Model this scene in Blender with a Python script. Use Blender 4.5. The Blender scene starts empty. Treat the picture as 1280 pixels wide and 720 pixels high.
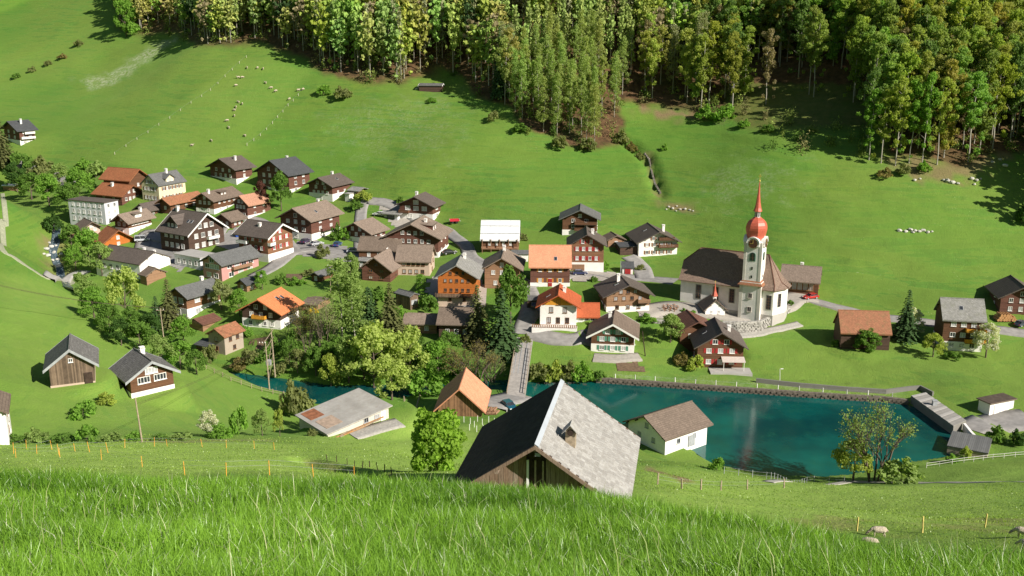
import bpy, bmesh, math, random
import numpy as np
from mathutils import Vector, Matrix

random.seed(7); RNG = np.random.default_rng(7)
R = math.radians
scene = bpy.context.scene
COL = scene.collection

# ------------------------------------------------------------------ camera, sky, sun, exposure
F = 1244.0; PITCH = R(15.0); CP, SP = math.cos(PITCH), math.sin(PITCH)
cam_d = bpy.data.cameras.new('camera'); cam = bpy.data.objects.new('camera', cam_d); COL.objects.link(cam)
cam_d.sensor_width = 36.0; cam_d.lens = 36.0 * F / 1280.0; cam_d.clip_start = 0.1; cam_d.clip_end = 5000
cam.rotation_euler = (math.pi/2 - PITCH, 0, 0)
scene.camera = cam
SUN_AZ = R(37); SUN_EL = R(33)                      # from the right, behind the camera
sun_v = Vector((math.cos(SUN_AZ)*math.cos(SUN_EL), -math.sin(SUN_AZ)*math.cos(SUN_EL), math.sin(SUN_EL)))
world = bpy.data.worlds.new('World'); scene.world = world; world.use_nodes = True
wn = world.node_tree.nodes; sky = wn.new('ShaderNodeTexSky'); sky.sky_type = 'NISHITA'; sky.sun_disc = False
sky.sun_elevation = SUN_EL; sky.sun_rotation = math.atan2(sun_v.x, sun_v.y); sky.altitude = 800
wn['Background'].inputs[1].default_value = 0.055
world.node_tree.links.new(sky.outputs[0], wn['Background'].inputs[0])
sl = bpy.data.lights.new('sun', 'SUN'); sl.energy = 5.0; sl.angle = R(0.53); sl.color = (1.0, 0.94, 0.84)
so = bpy.data.objects.new('sun', sl); COL.objects.link(so); so.rotation_euler = sun_v.to_track_quat('Z', 'Y').to_euler()
scene.view_settings.view_transform = 'Standard'; scene.view_settings.look = 'None'
scene.view_settings.exposure = 0.55; scene.view_settings.gamma = 1.0

# ------------------------------------------------------------------ materials
class NT:
    def __init__(s, name):
        s.m = bpy.data.materials.new(name); s.m.use_nodes = True; s.t = s.m.node_tree; s.n = s.t.nodes
        s.b = s.n['Principled BSDF']; s.out = s.n['Material Output']
    def new(s, typ, **kw):
        nd = s.n.new(typ)
        for k, v in kw.items(): setattr(nd, k, v)
        return nd
    def put(s, sock, val):
        if isinstance(val, (int, float)): sock.default_value = val
        elif isinstance(val, (tuple, list)):
            sock.default_value = tuple(val) + (1,) if len(val) == 3 and sock.type == 'RGBA' else val
        else: s.t.links.new(val, sock)
    def coord(s, kind='Object'): return s.new('ShaderNodeTexCoord').outputs[kind]
    def noise(s, scale, vec=None, detail=3, rough=.55):
        nd = s.new('ShaderNodeTexNoise'); nd.inputs['Scale'].default_value = scale
        nd.inputs['Detail'].default_value = detail; nd.inputs['Roughness'].default_value = rough
        s.put(nd.inputs['Vector'], vec if vec is not None else s.coord()); return nd.outputs['Fac']
    def ramp(s, fac, a, b, ca=(0, 0, 0), cb=(1, 1, 1)):
        nd = s.new('ShaderNodeValToRGB'); e = nd.color_ramp.elements
        e[0].position = a; e[1].position = b; e[0].color = tuple(ca)+(1,); e[1].color = tuple(cb)+(1,)
        s.put(nd.inputs[0], fac); return nd.outputs[0]
    def mix(s, fac, a, b, mode='MIX'):
        nd = s.new('ShaderNodeMix'); nd.data_type = 'RGBA'; nd.blend_type = mode
        s.put(nd.inputs[0], fac); s.put(nd.inputs[6], a); s.put(nd.inputs[7], b); return nd.outputs[2]
    def math(s, op, a, b=0.0):
        nd = s.new('ShaderNodeMath', operation=op); s.put(nd.inputs[0], a); s.put(nd.inputs[1], b); return nd.outputs[0]
    def bump(s, h, strength=.4, dist=.05):
        nd = s.new('ShaderNodeBump'); nd.inputs['Strength'].default_value = strength; nd.inputs['Distance'].default_value = dist
        s.put(nd.inputs['Height'], h); s.t.links.new(nd.outputs[0], s.b.inputs['Normal'])
    def attr(s, name): 
        nd = s.new('ShaderNodeAttribute'); nd.attribute_name = name; return nd.outputs
    def sep(s, v):
        nd = s.new('ShaderNodeSeparateXYZ'); s.put(nd.inputs[0], v); return nd.outputs
    def comb(s, x, y, z=0.0):
        nd = s.new('ShaderNodeCombineXYZ'); s.put(nd.inputs[0], x); s.put(nd.inputs[1], y); s.put(nd.inputs[2], z); return nd.outputs[0]
    def base(s, c, rough=.8, spec=.3):
        s.put(s.b.inputs['Base Color'], c); s.b.inputs['Roughness'].default_value = rough
        s.b.inputs['Specular IOR Level'].default_value = spec
def sc(c, k): return tuple(min(1, x*k) for x in c)
def plain(name, c, rough=.8, var=.25, scale=2.0, spec=.3):
    t = NT(name); f = t.noise(scale, detail=4)
    t.base(t.ramp(f, .3, .7, sc(c, 1-var), sc(c, 1+var)), rough, spec); return t.m
def plaster(name, c):
    t = NT(name); f = t.noise(.7, detail=5); g = t.noise(6, detail=3)
    c1 = t.ramp(f, .25, .75, sc(c, .82), sc(c, 1.06))
    t.base(t.mix(.25, c1, t.ramp(g, .3, .7, sc(c, .75), sc(c, 1.1))), .9, .2); t.bump(g, .2, .03); return t.m
def timber(name, c, var=.35, vertical=False):
    t = NT(name); o = t.coord(); x, y, z = t.sep(o)
    pos = t.math('ADD', x, y) if vertical else z
    q = t.math('FLOOR', t.math('MULTIPLY', pos, 4.5))
    wn_ = t.new('ShaderNodeTexWhiteNoise', noise_dimensions='1D'); t.put(wn_.inputs['W'], q)
    fr = t.math('FRACT', t.math('MULTIPLY', pos, 4.5))
    f = t.noise(1.3, detail=5)
    g = t.noise(3.0, t.comb(t.math('MULTIPLY', x, 9 if vertical else 1), t.math('MULTIPLY', y, 9 if vertical else 1), t.math('MULTIPLY', z, 1 if vertical else 9)), 4)
    k = t.math('ADD', t.math('MULTIPLY', wn_.outputs[0], .35), t.math('ADD', t.math('MULTIPLY', f, .4), t.math('MULTIPLY', g, .35)))
    t.base(t.ramp(k, .25, .85, sc(c, 1-var), sc(c, 1+var)), .75, .25)
    t.bump(t.ramp(fr, .0, .14), .6, .04); return t.m
def tiles(name, c, c2=None, var=.3, rough=.75, bw=.35, rh=.4, moss=0.0, spec=.3):
    t = NT(name); o = t.coord(); x, y, z = t.sep(o)
    v = t.comb(y, t.math('MULTIPLY', z, 1.9))
    b = t.new('ShaderNodeTexBrick'); t.put(b.inputs['Vector'], v)
    b.inputs['Scale'].default_value = 1; b.inputs['Brick Width'].default_value = bw; b.inputs['Row Height'].default_value = rh
    b.inputs['Mortar Size'].default_value = .03; b.inputs['Mortar Smooth'].default_value = .5; b.inputs['Bias'].default_value = 0
    b.inputs['Color1'].default_value = sc(c, 1-var*.6)+(1,); b.inputs['Color2'].default_value = sc(c2 or c, 1+var*.6)+(1,)
    b.inputs['Mortar'].default_value = sc(c, .35)+(1,)
    f = t.noise(.35, detail=6, rough=.65); g = t.noise(2.2, detail=4)
    col = t.mix(t.ramp(f, .35, .7), b.outputs[0], t.mix(.5, b.outputs[0], sc(c, .55)))
    col = t.mix(t.math('MULTIPLY', t.ramp(g, .45, .75), .35), col, sc(c, 1.25))
    if moss: col = t.mix(t.math('MULTIPLY', t.ramp(t.noise(.8, detail=6), .5, .68), moss), col, (.12, .13, .05))
    t.base(col, rough, spec)
    fr = t.math('FRACT', t.math('MULTIPLY', z, 1.9/rh)); t.bump(fr, .5, .06); return t.m

WALL = {
 'dark': timber('wall_dark_timber', (.078, .046, .034)), 'brown': timber('wall_brown_timber', (.13, .062, .033)),
 'red': timber('wall_redbrown_timber', (.135, .060, .043)), 'orange': timber('wall_orange_timber', (.44, .135, .028), .22),
 'mid': timber('wall_mid_timber', (.22, .11, .06)), 'grey': timber('wall_grey_timber', (.165, .115, .08), .65, True),
 'pink': plaster('wall_pink', (.52, .27, .25)), 'white': plaster('wall_white', (.86, .82, .78)),
 'cream': plaster('wall_cream', (.72, .62, .42)), 'bluewhite': plaster('wall_bluewhite', (.64, .64, .67)),
 'pale': plaster('wall_pale', (.55, .42, .33)), 'stone': plaster('wall_stone', (.40, .33, .26)),
 'yellow': timber('wall_yellow_boards', (.62, .28, .03), .15), 'barn': timber('wall_barn_boards', (.24, .13, .07), .6, True),
 'tan': timber('wall_tan_boards', (.28, .16, .095), .25),
}
ROOF = {
 'brown': tiles('roof_brown', (.20, .15, .115)), 'brown2': tiles('roof_brown_weathered', (.27, .205, .16)), 'dkbrown': tiles('roof_dark_brown', (.135, .108, .092)),
 'grey': tiles('roof_grey', (.155, .155, .15)), 'slate': tiles('roof_slate', (.085, .088, .092)), 'ltgrey': tiles('roof_light_grey', (.30, .29, .27), moss=.25),
 'orange': tiles('roof_orange', (.70, .235, .095), var=.18), 'salmon': tiles('roof_salmon', (.74, .33, .19), var=.12), 'rust': tiles('roof_rust', (.36, .135, .06), moss=.15),
 'oldbrick': tiles('roof_old_brick', (.37, .16, .085), moss=.35), 'red': tiles('roof_red', (.50, .12, .045), var=.15), 'white': tiles('roof_white_metal', (.80, .80, .80), var=.06, rough=.4, bw=6, rh=1.5),
 'redbrown': tiles('roof_red_brown', (.17, .08, .055)), 'wood': tiles('roof_old_shingle', (.19, .18, .17), var=.6, bw=.25, rh=.3), 'pinkish': tiles('roof_pinkish', (.50, .26, .17), var=.2),
}
WHITE = plain('white_paint', (.80, .78, .74), .5, .06); CURT = plain('curtained_glass', (.42, .42, .43), .15, .2, spec=.5)
GLASS = plain('dark_glass', (.035, .038, .045), .12, .3, spec=.6); FRAMEB = plain('brown_frame', (.20, .10, .05), .6)
REDP = plain('red_shutter_paint', (.34, .03, .03), .55, .1); GRNP = plain('green_shutter_paint', (.10, .26, .18), .6, .1); ORGP = plain('orange_shutter_paint', (.55, .24, .05), .6, .1)
BRNP = plain('brown_shutter_paint', (.20, .09, .04), .6, .1)
METAL = plain('grey_metal', (.35, .36, .37), .4, .15); CONC = plaster('concrete', (.42, .40, .37)); DARKW = plain('dark_wood', (.055, .035, .025), .8, .4)
LOGW = plain('log_wood', (.42, .22, .09), .85, .35, 5); YEL = plain('yellow_flowers', (.75, .55, .02), .8, .3, 6)
POSTW = plain('post_wood', (.34, .27, .19), .85, .3, 4)
ORPOST = plain('orange_post_paint', (.85, .38, .06), .6, .15)

# ------------------------------------------------------------------ mesh helper
class MB:
    def __init__(s): s.v = []; s.f = []; s.mi = []; s.cur = 0
    def add(s, vs, fs):
        o = len(s.v); s.v += [tuple(p) for p in vs]; s.f += [tuple(i+o for i in f) for f in fs]; s.mi += [s.cur]*len(fs); return s
    def box(s, cx, cy, cz, sx, sy, sz, rz=0.0, M=None):
        c, n = math.cos(rz), math.sin(rz); vs = []
        for dz in (-.5, .5):
            for dx, dy in ((-.5, -.5), (.5, -.5), (.5, .5), (-.5, .5)):
                x, y = dx*sx, dy*sy; p = Vector((cx+x*c-y*n, cy+x*n+y*c, cz+dz*sz)); vs.append(M @ p if M else p)
        return s.add(vs, [(3, 2, 1, 0), (4, 5, 6, 7), (0, 1, 5, 4), (1, 2, 6, 5), (2, 3, 7, 6), (3, 0, 4, 7)])
    def prism(s, poly, z0, z1):
        n = len(poly); vs = [(x, y, z0) for x, y in poly]+[(x, y, z1) for x, y in poly]
        return s.add(vs, [tuple(range(n-1, -1, -1)), tuple(range(n, 2*n))]+[(i, (i+1) % n, n+(i+1) % n, n+i) for i in range(n)])
    def extrude(s, pts, d):                       # planar polygon (3D) pushed by vector d
        n = len(pts); d = Vector(d); vs = [Vector(p) for p in pts]+[Vector(p)+d for p in pts]
        return s.add(vs, [tuple(range(n-1, -1, -1)), tuple(range(n, 2*n))]+[(i, (i+1) % n, n+(i+1) % n, n+i) for i in range(n)])
    def tube(s, pts, rad, seg=6, cap=True):
        pts = [Vector(p) for p in pts]; rings = []
        for i, p in enumerate(pts):
            t = (pts[min(i+1, len(pts)-1)]-pts[max(i-1, 0)]).normalized()
            a = t.orthogonal().normalized() if i == 0 else (a - t*a.dot(t)).normalized()
            b = t.cross(a); r = rad[i] if isinstance(rad, (list, tuple)) else rad
            rings.append([p+(a*math.cos(k*2*math.pi/seg)+b*math.sin(k*2*math.pi/seg))*r for k in range(seg)])
        vs = [q for ring in rings for q in ring]; fs = []
        for i in range(len(pts)-1):
            for k in range(seg): fs.append((i*seg+k, i*seg+(k+1) % seg, (i+1)*seg+(k+1) % seg, (i+1)*seg+k))
        if cap: fs += [tuple(range(seg-1, -1, -1)), tuple((len(pts)-1)*seg+k for k in range(seg))]
        return s.add(vs, fs)
    def lathe(s, prof, seg=8, cx=0, cy=0, rot=0.0):
        vs = [(cx+r*math.cos(rot+k*2*math.pi/seg), cy+r*math.sin(rot+k*2*math.pi/seg), z) for r, z in prof for k in range(seg)]
        fs = [(i*seg+k, i*seg+(k+1) % seg, (i+1)*seg+(k+1) % seg, (i+1)*seg+k) for i in range(len(prof)-1) for k in range(seg)]
        return s.add(vs, fs+[tuple(range(seg-1, -1, -1)), tuple((len(prof)-1)*seg+k for k in range(seg))])
    def mesh(s, name, mats, smooth=False):
        me = bpy.data.meshes.new(name); me.from_pydata(s.v, [], s.f)
        for m in (mats if isinstance(mats, (list, tuple)) else [mats]): me.materials.append(m)
        me.polygons.foreach_set('material_index', s.mi)
        if smooth: me.polygons.foreach_set('use_smooth', [True]*len(s.f))
        me.update(); return me
    def build(s, name, mats, parent=None, smooth=False): return obj(name, s.mesh(name, mats, smooth), parent)
def obj(name, me, parent=None, loc=None, rz=0.0, scale=None):
    o = bpy.data.objects.new(name, me); COL.objects.link(o)
    if parent is not None: o.parent = parent
    if loc is not None: o.location = loc
    if rz: o.rotation_euler = (0, 0, rz)
    if scale is not None: o.scale = (scale,)*3 if isinstance(scale, (int, float)) else scale
    return o
def tag(o, label=None, cat=None, group=None, kind=None):
    if label: o['label'] = label
    if cat: o['category'] = cat
    if group: o['group'] = group
    if kind: o['kind'] = kind
    return o
def empty(name, loc, rz=0.0):
    o = bpy.data.objects.new(name, None); COL.objects.link(o); o.location = loc; o.rotation_euler = (0, 0, rz); o.empty_display_size = .5; return o
def np_mesh(name, V, loops, starts, totals, mat, attrs=None):
    me = bpy.data.meshes.new(name); me.vertices.add(len(V)); me.vertices.foreach_set('co', np.ascontiguousarray(V, dtype=np.float32).ravel())
    me.loops.add(len(loops)); me.loops.foreach_set('vertex_index', np.ascontiguousarray(loops, dtype=np.int32))
    me.polygons.add(len(starts)); me.polygons.foreach_set('loop_start', np.ascontiguousarray(starts, dtype=np.int32))
    me.update(calc_edges=True); me.materials.append(mat)
    for k, a in (attrs or {}).items():
        at = me.color_attributes.new(k, 'FLOAT_COLOR', 'POINT'); at.data.foreach_set('color', np.ascontiguousarray(a, dtype=np.float32).ravel())
    me.validate(); return me

# ------------------------------------------------------------------ picture geometry (used to survey the terrain, as a surveyor would from one station)
def ray(u, v):
    a = (u-640)/F; b = (v-360)/F
    d = Vector((a, CP-b*SP, -SP-b*CP)); return d/ d.y
def project(P):
    D = P[1]*CP-P[2]*SP; return 640+F*P[0]/D, 360-F*(P[1]*SP+P[2]*CP)/D
def at_z(u, v, z):
    d = ray(u, v); k = z/d.z; return Vector((d.x*k, k, z))

LZ = -80.0
CTRL = [  # u, v, distance forward: surveyed ground points
 # village
 (795,442,227),(720,408,235),(758,390,243),(890,392,245),(1022,371,258),(712,357,262),(754,340,277),(548,321,290),(649,311,292),(746,294,305),(541,277,330),
 (798,321,292),(847,315,296),(237,316,300),(336,327,286),(390,301,310),(362,241,355),(416,252,348),(296,231,365),(200,254,350),(163,243,358),(133,278,335),
 (130,312,308),(175,346,280),(235,399,246),(278,352,272),(488,353,266),(594,381,249),(351,412,237),(282,445,225),(545,415,236),(450,410,239),(25,182,425),
 (900,462,223),(1111,440,227),(1240,440,226),(1249,390,246),(1100,470,217.5),(900,475,217),(760,466,219),(668,462,221.5),(1280,450,222),
 (590,440,224),(500,450,224),(420,455,222.5),(340,452,223.5),(300,447,225),(250,445,228),
 # gully and upper stream
 (70,328,300),(45,235,395),(75,290,332),(95,230,388),(140,385,264),(110,365,276),(190,425,238),(225,450,226),(15,210,410),
 # left spur
 (0,400,190),(0,300,250),(0,240,312),(60,345,262),(150,400,218),(250,458,208),(200,480,184),(300,500,192),(370,535,185),(64,484,162),(120,481,165),(165,498,172),(218,489,177),(0,460,158),(-200,400,175),(-200,260,270),
 (330,493,200),(380,512,196),
 # near side of the lake
 (410,544,178),(500,522,187),(600,521,178),(640,500,193),(600,545,160),(690,540,170),(831,568,174),(780,560,172),(900,592,164.5),(1040,603,162),(1160,580,167),(1215,562,178),(1236,519,193),(1280,540,186),(1280,575,165),
 (1000,612,150),(1200,605,140),(1280,603,132),(1000,640,100),(1200,640,93),(1095,663,58),(1280,680,50),(900,625,92),(830,592,100),(900,605,115),(830,578,138),
 (545,588,133),(450,592,86),(500,562,132),(560,602,70),(420,562,108),(350,550,138),(350,572,94),(350,602,56),(180,586,68),(180,560,102),(0,577,75),(0,562,103),(0,554,130),(180,552,130),(-200,560,110),
 # terrain round the foreground barn
 (640,648,56),(790,625,62),(690,600,68),
 # opposite slope
 (250,55,472),(330,55,462),(400,85,432),(440,105,415),(500,112,405),(560,95,422),(620,135,388),(660,155,374),(740,183,360),(790,128,387),(850,135,380),(905,142,372),(960,180,338),
 (1050,200,325),(1120,195,324),(1200,207,316),(1280,190,322),(300,130,415),(150,110,482),(0,100,525),(0,0,650),(150,20,566),(100,200,402),(300,190,386),(430,200,372),(480,160,388),
 (1000,300,288),(1050,250,305),(1200,350,263),(1280,300,282),(1280,415,237),(850,240,327),(900,190,346),(700,240,336),(780,180,363),(600,240,338),(520,220,350),
 (-200,100,540),(-200,20,640),(1500,200,330),(1500,400,240),(1500,560,175),(1500,640,90),
]
WORLD = [ # x, y, z : farther or hidden ground
 (0,430,-3),(0,560,72),(0,760,185),(0,1200,420),(100,430,-5),(110,520,48),(150,700,150),(240,1150,410),(150,400,5),(200,500,62),(280,700,175),(450,1150,430),
 (-110,540,24),(-180,700,98),(-240,900,200),(-300,1200,340),(-400,800,75),(-560,1100,190),(-700,700,60),(-900,1000,160),(-800,300,20),(500,350,40),(700,500,120),(900,900,300),(600,200,0),
 (-500,420,-20),(-300,200,-35),(-400,60,-30),(-200,40,-22),(250,150,-55),(300,60,-32),(400,-50,10),(-300,-100,30),(0,-60,26),(0,-300,130),(300,-300,140),(-300,-300,140),(0,-1100,420),(900,-700,380),(-900,-700,380),(1100,0,150),(-1100,0,150),
 # foreground slope and crest
 (0,1,-1.52),(0,3,-2.15),(0,6,-3.62),(3.1,6,-3.62),(-3.1,6,-3.55),(0,-4,.6),(3,-3,.3),(-3,-3,.3),(0,10,-5.45),(0,15,-7.66),(-4,9,-4.95),(-8,16,-8.0),(-5,10.5,-5.55),(4,12,-6.85),(4.9,9.5,-5.98),(8,13,-8.2),(6,11,-6.95),
 (0,28,-16.6),(0,42,-26.5),(-14,28,-15.2),(-22,48,-26.0),(9,28,-17.3),(15,28,-17.9),(20,40,-24.2),(12,45,-27.4),(-10,48,-27.5),(2,21,-11.3),(-9,21,-11.1),(10,20,-12.6),
 (20,12,-9),(-20,14,-7),(40,25,-16),(-40,25,-14),(10,1,-1.6),(-10,1,-1.2),
]
pts = []
for u, v, Y in CTRL:
    d = ray(u, v); pts.append((d.x*Y, Y, d.z*Y))
pts = np.array(pts + [tuple(map(float, p)) for p in WORLD])
def emb(x, y):
    r = np.hypot(x, y)+1e-6; return np.stack([x/r, y/r, np.log(r+.5)], -1), r
E, Rr = emb(pts[:, 0], pts[:, 1]); T = pts[:, 2]/(Rr+.5)
def kern(d2): return np.sqrt(d2+.03**2)
n_ = len(E); D2 = ((E[:, None]-E[None])**2).sum(-1)
A = np.zeros((n_+1, n_+1)); A[:n_, :n_] = kern(D2)-np.eye(n_)*.004; A[:n_, n_] = 1; A[n_, :n_] = 1
W_ = np.linalg.solve(A, np.append(T, 0))
def rbf(x, y):
    e, r = emb(x, y); out = np.empty(len(x))
    for i in range(0, len(x), 20000):
        d2 = ((e[i:i+20000, None]-E[None])**2).sum(-1); out[i:i+20000] = kern(d2) @ W_[:n_]+W_[n_]
    return out*(r+.5)
lr = np.concatenate([np.arange(0, math.log(25), .02), np.arange(math.log(25), math.log(150), .008), np.arange(math.log(150), math.log(400), .0052), np.arange(math.log(400), math.log(700), .009), np.arange(math.log(700), math.log(1400), .03)])
az = np.concatenate([np.arange(-math.pi, -.62, .06), np.arange(-.62, .62, .0048), np.arange(.62, math.pi-.001, .06)])
NR, NA = len(lr), len(az)
RG = np.exp(lr); X = RG[:, None]*np.sin(az)[None]; Y = RG[:, None]*np.cos(az)[None]
Z = rbf(X.ravel(), Y.ravel()).reshape(NR, NA)
def blur(a, k, axis):
    w = np.exp(-np.linspace(-2, 2, 2*k+1)**2/2*2); w /= w.sum(); p = np.pad(a, [(k, k) if i == axis else (0, 0) for i in range(2)], mode='edge')
    return sum(w[j]*np.take(p, range(j, j+a.shape[axis]), axis) for j in range(2*k+1))
Zb = blur(blur(Z, 6, 0), 7, 1); wgt = np.clip((RG-16)/20, 0, 1)[:, None]; Z = Z*(1-wgt)+Zb*wgt
def vnoise(x, y, s, seed):
    g = np.random.default_rng(seed).random((64, 64)); x = x/s; y = y/s; xi = np.floor(x).astype(int); yi = np.floor(y).astype(int); fx = x-xi; fy = y-yi
    fx = fx*fx*(3-2*fx); fy = fy*fy*(3-2*fy); q = lambda a, b: g[a % 64, b % 64]
    return (q(xi, yi)*(1-fx)+q(xi+1, yi)*fx)*(1-fy)+(q(xi, yi+1)*(1-fx)+q(xi+1, yi+1)*fx)*fy - .5
amp = np.clip((RG-8)/60, 0.05, 1)[:, None]
Z = Z + amp*(1.3*vnoise(X, Y, 26, 1)+.55*vnoise(X, Y, 9, 2)+.22*vnoise(X, Y, 3.1, 3)) + .12*vnoise(X, Y, 1.3, 5)*np.clip(RG/12, 0, 1)[:, None]
tm_ = np.clip((RG-200)/80, 0, 1)[:, None]*np.clip((700-RG)/100, 0, 1)[:, None]
Z = Z + tm_*(.42*vnoise(X*.13+.25*vnoise(X, Y, 20, 8), Zb, 1.7, 7)+.22*vnoise(X*.2, Zb*1.7, 1.3, 9))
# lake outline on the water plane
LAKE_PX = [(258,458),(300,466),(345,472),(420,482),(470,481),(510,480),(560,479),(610,476),(640,474),(668,478),(700,477),(760,476.5),(800,478),(850,483),(900,487),(950,491),(1000,495),(1060,499),(1100,501),(1134,505),
 (1150,512),(1180,532),(1205,545),(1222,560),(1195,568),(1160,575),(1120,584),(1080,592),(1040,597),(985,595),(930,588),(890,580),(860,560),(800,548),(770,535),(735,520),(700,508),(660,500),(630,493),(560,492),(545,494),(500,500),(470,505),(420,509),(395,505),(372,497),(335,489),(300,478),(262,466)]
LAKE = [at_z(u, v, LZ) for u, v in LAKE_PX]
def poly_sd(px, py, poly):
    d = np.full(px.shape, 1e9); ins = np.zeros(px.shape, bool); n = len(poly)
    for i in range(n):
        ax, ay = poly[i][0], poly[i][1]; bx, by = poly[(i+1) % n][0], poly[(i+1) % n][1]
        ex, ey = bx-ax, by-ay; t = np.clip(((px-ax)*ex+(py-ay)*ey)/(ex*ex+ey*ey+1e-9), 0, 1)
        d = np.minimum(d, np.hypot(px-ax-t*ex, py-ay-t*ey))
        c = ((ay > py) != (by > py)); xx = (bx-ax)*(py-ay)/(by-ay+1e-12)+ax; ins ^= c & (px < xx)
    return np.where(ins, -d, d)
msk = (Y > 150) & (Y < 250) & (np.abs(X) < 110)
sd = poly_sd(X[msk], Y[msk], LAKE); zz = Z[msk]
zz = np.where(sd < 0, np.minimum(zz, LZ-np.minimum(3, .25-sd*.6)), zz)
zz = np.where((sd >= 0) & (sd < 9), np.maximum(zz, LZ+.2+.06*sd), zz)
zz = np.where((sd >= 0) & (sd < 4), np.minimum(zz, LZ+.5+.55*sd), zz)
Z[msk] = zz
sd_lake = np.full(Z.shape, 99.0); sd_lake[msk] = sd
def carve(px, w, d):
    W3 = [ground(u, v) for u, v in px]; global Z
    for a, b in zip(W3[:-1], W3[1:]):
        ex, ey = b.x-a.x, b.y-a.y; t_ = np.clip(((X-a.x)*ex+(Y-a.y)*ey)/(ex*ex+ey*ey), 0, 1); q_ = np.hypot(X-a.x-t_*ex, Y-a.y-t_*ey); Z = Z - d*np.clip(1.2-q_/w, 0, 1)*.8
def H(x, y):
    r = math.hypot(x, y); a = math.atan2(x, y)
    i = min(max(int(np.searchsorted(RG, r))-1, 0), NR-2); j = min(max(int(np.searchsorted(az, a))-1, 0), NA-2)
    s = (r-RG[i])/(RG[i+1]-RG[i]); t = (a-az[j])/(az[j+1]-az[j])
    return float((Z[i, j]*(1-t)+Z[i, j+1]*t)*(1-s)+(Z[i+1, j]*(1-t)+Z[i+1, j+1]*t)*s)
def Hn(x, y):
    r = np.hypot(x, y); a = np.arctan2(x, y); i = np.clip(np.searchsorted(RG, r)-1, 0, NR-2); j = np.clip(np.searchsorted(az, a)-1, 0, NA-2)
    s = (r-RG[i])/(RG[i+1]-RG[i]); t = (a-az[j])/(az[j+1]-az[j])
    return (Z[i, j]*(1-t)+Z[i, j+1]*t)*(1-s)+(Z[i+1, j]*(1-t)+Z[i+1, j+1]*t)*s
def ground(u, v, rmin=45.0):
    d = ray(u, v); k = math.hypot(d.x, 1); a = math.atan2(d.x, 1); j = min(max(int(np.searchsorted(az, a))-1, 0), NA-2); t = (a-az[j])/(az[j+1]-az[j])
    zc = Z[:, j]*(1-t)+Z[:, j+1]*t; diff = zc - RG/k*d.z
    ok = np.where((diff >= 0) & (RG > rmin))[0]
    i = int(ok[0]) if len(ok) else NR-1
    r = RG[i]
    if i > 0 and diff[i-1] < 0: f = -diff[i-1]/(diff[i]-diff[i-1]); r = RG[i-1]+f*(RG[i]-RG[i-1])
    y = r/k; return Vector((d.x*y, y, H(d.x*y, y)))
def px_m(P): return F/(P[1]*CP-P[2]*SP)         # picture pixels per metre there

carve([(770,168),(790,182),(808,196),(815,212),(818,226),(826,242)], 2.6, 2.4)
carve([(380,574),(408,581),(440,590),(488,599)], 1.8, 1.5)
carve([(72,300),(66,318),(72,335),(80,348)], 4, 2)
for (u, v), (ox_, oy_), rad in (((165, 498), (1.2, 5.5), 8.5), ((64, 485), (2.5, 5), 8), ((410, 545), (5, 9), 13), ((602, 521), (-4, 5), 9), ((831, 570), (1, 6), 8), ((351, 412), (-3, 6), 9), ((282, 445), (0, 4), 6), ((792, 442), (-4, 5), 9), ((871, 459), (5, 5), 9), ((720, 408), (-4, 5), 8), ((1226, 440), (-4, 4), 8), ((1111, 438), (-6, 4), 9)):
    p_ = ground(u, v); w_ = np.clip((rad-np.hypot(X-p_.x-ox_, Y-p_.y-oy_))/(rad*.35), 0, 1); w_ = w_*w_*(3-2*w_); w_ = np.where(sd_lake < 1.5, 0, w_); Z = Z*(1-w_)+(p_.z+.03*(Y-p_.y))*w_
# ------------------------------------------------------------------ ground cover masks (R forest litter, G pale yellow tone, also painted-in light on near slopes, B bare soil, A dry/stony)
u_ = 640+F*X/(Y*CP-Z*SP+1e-6); v_ = 360-F*(Y*SP+Z*CP)/(Y*CP-Z*SP+1e-6)
FOREST_PX = [(140,-80),(146,36),(175,42),(205,40),(245,54),(262,58),(330,52),(345,60),(385,75),(400,88),(440,100),(500,106),(530,92),(555,88),(580,102),(600,120),(640,137),(655,160),(700,176),(735,187),(772,180),(780,150),(772,128),(790,128),(830,133),(870,141),(905,143),(925,158),(960,176),(1000,190),(1050,200),(1090,192),(1150,192),(1200,208),(1240,194),(1300,188),(1400,170),(1450,-200),(140,-200)]
fsd = poly_sd(u_, v_, FOREST_PX); fsd = np.where((Y < 250) | (RG[:, None] < 280), 99, fsd)
litter = np.clip(.5-fsd/6+vnoise(X, Y, 5, 11)*1.6, 0, 1)
litter = np.where((u_ > 915) & (u_ < 1105) & (v_ > 158-(u_-915)*.0), litter*np.clip((168-v_)/14, 0, 1), litter)
litter = np.where((u_ > 905) & (u_ < 1110) & (v_ > 105), litter*.55, litter)  # litter thinned so the hollow's shade is darkened in the ground colour
litter = np.where((X > 60) & (Y < 345) & (fsd < 4), np.clip(litter, 0, 1), litter)
pale_lit = np.clip(.06+vnoise(X, Y, 60, 12)*.30+vnoise(X, Y, 17, 13)*.15, 0, 1)
bare = np.zeros_like(Z); dry = np.zeros_like(Z)
def paint(arr, px, val, soft=3.0, noise=0.0, rmin=45):
    w = [ground(u, v, rmin) for u, v in px]; s_ = poly_sd(X, Y, w); m = np.clip(.5-s_/soft+noise*vnoise(X, Y, 2.5, 21)*2, 0, 1)
    np.copyto(arr, arr*(1-m)+val*m)
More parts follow.
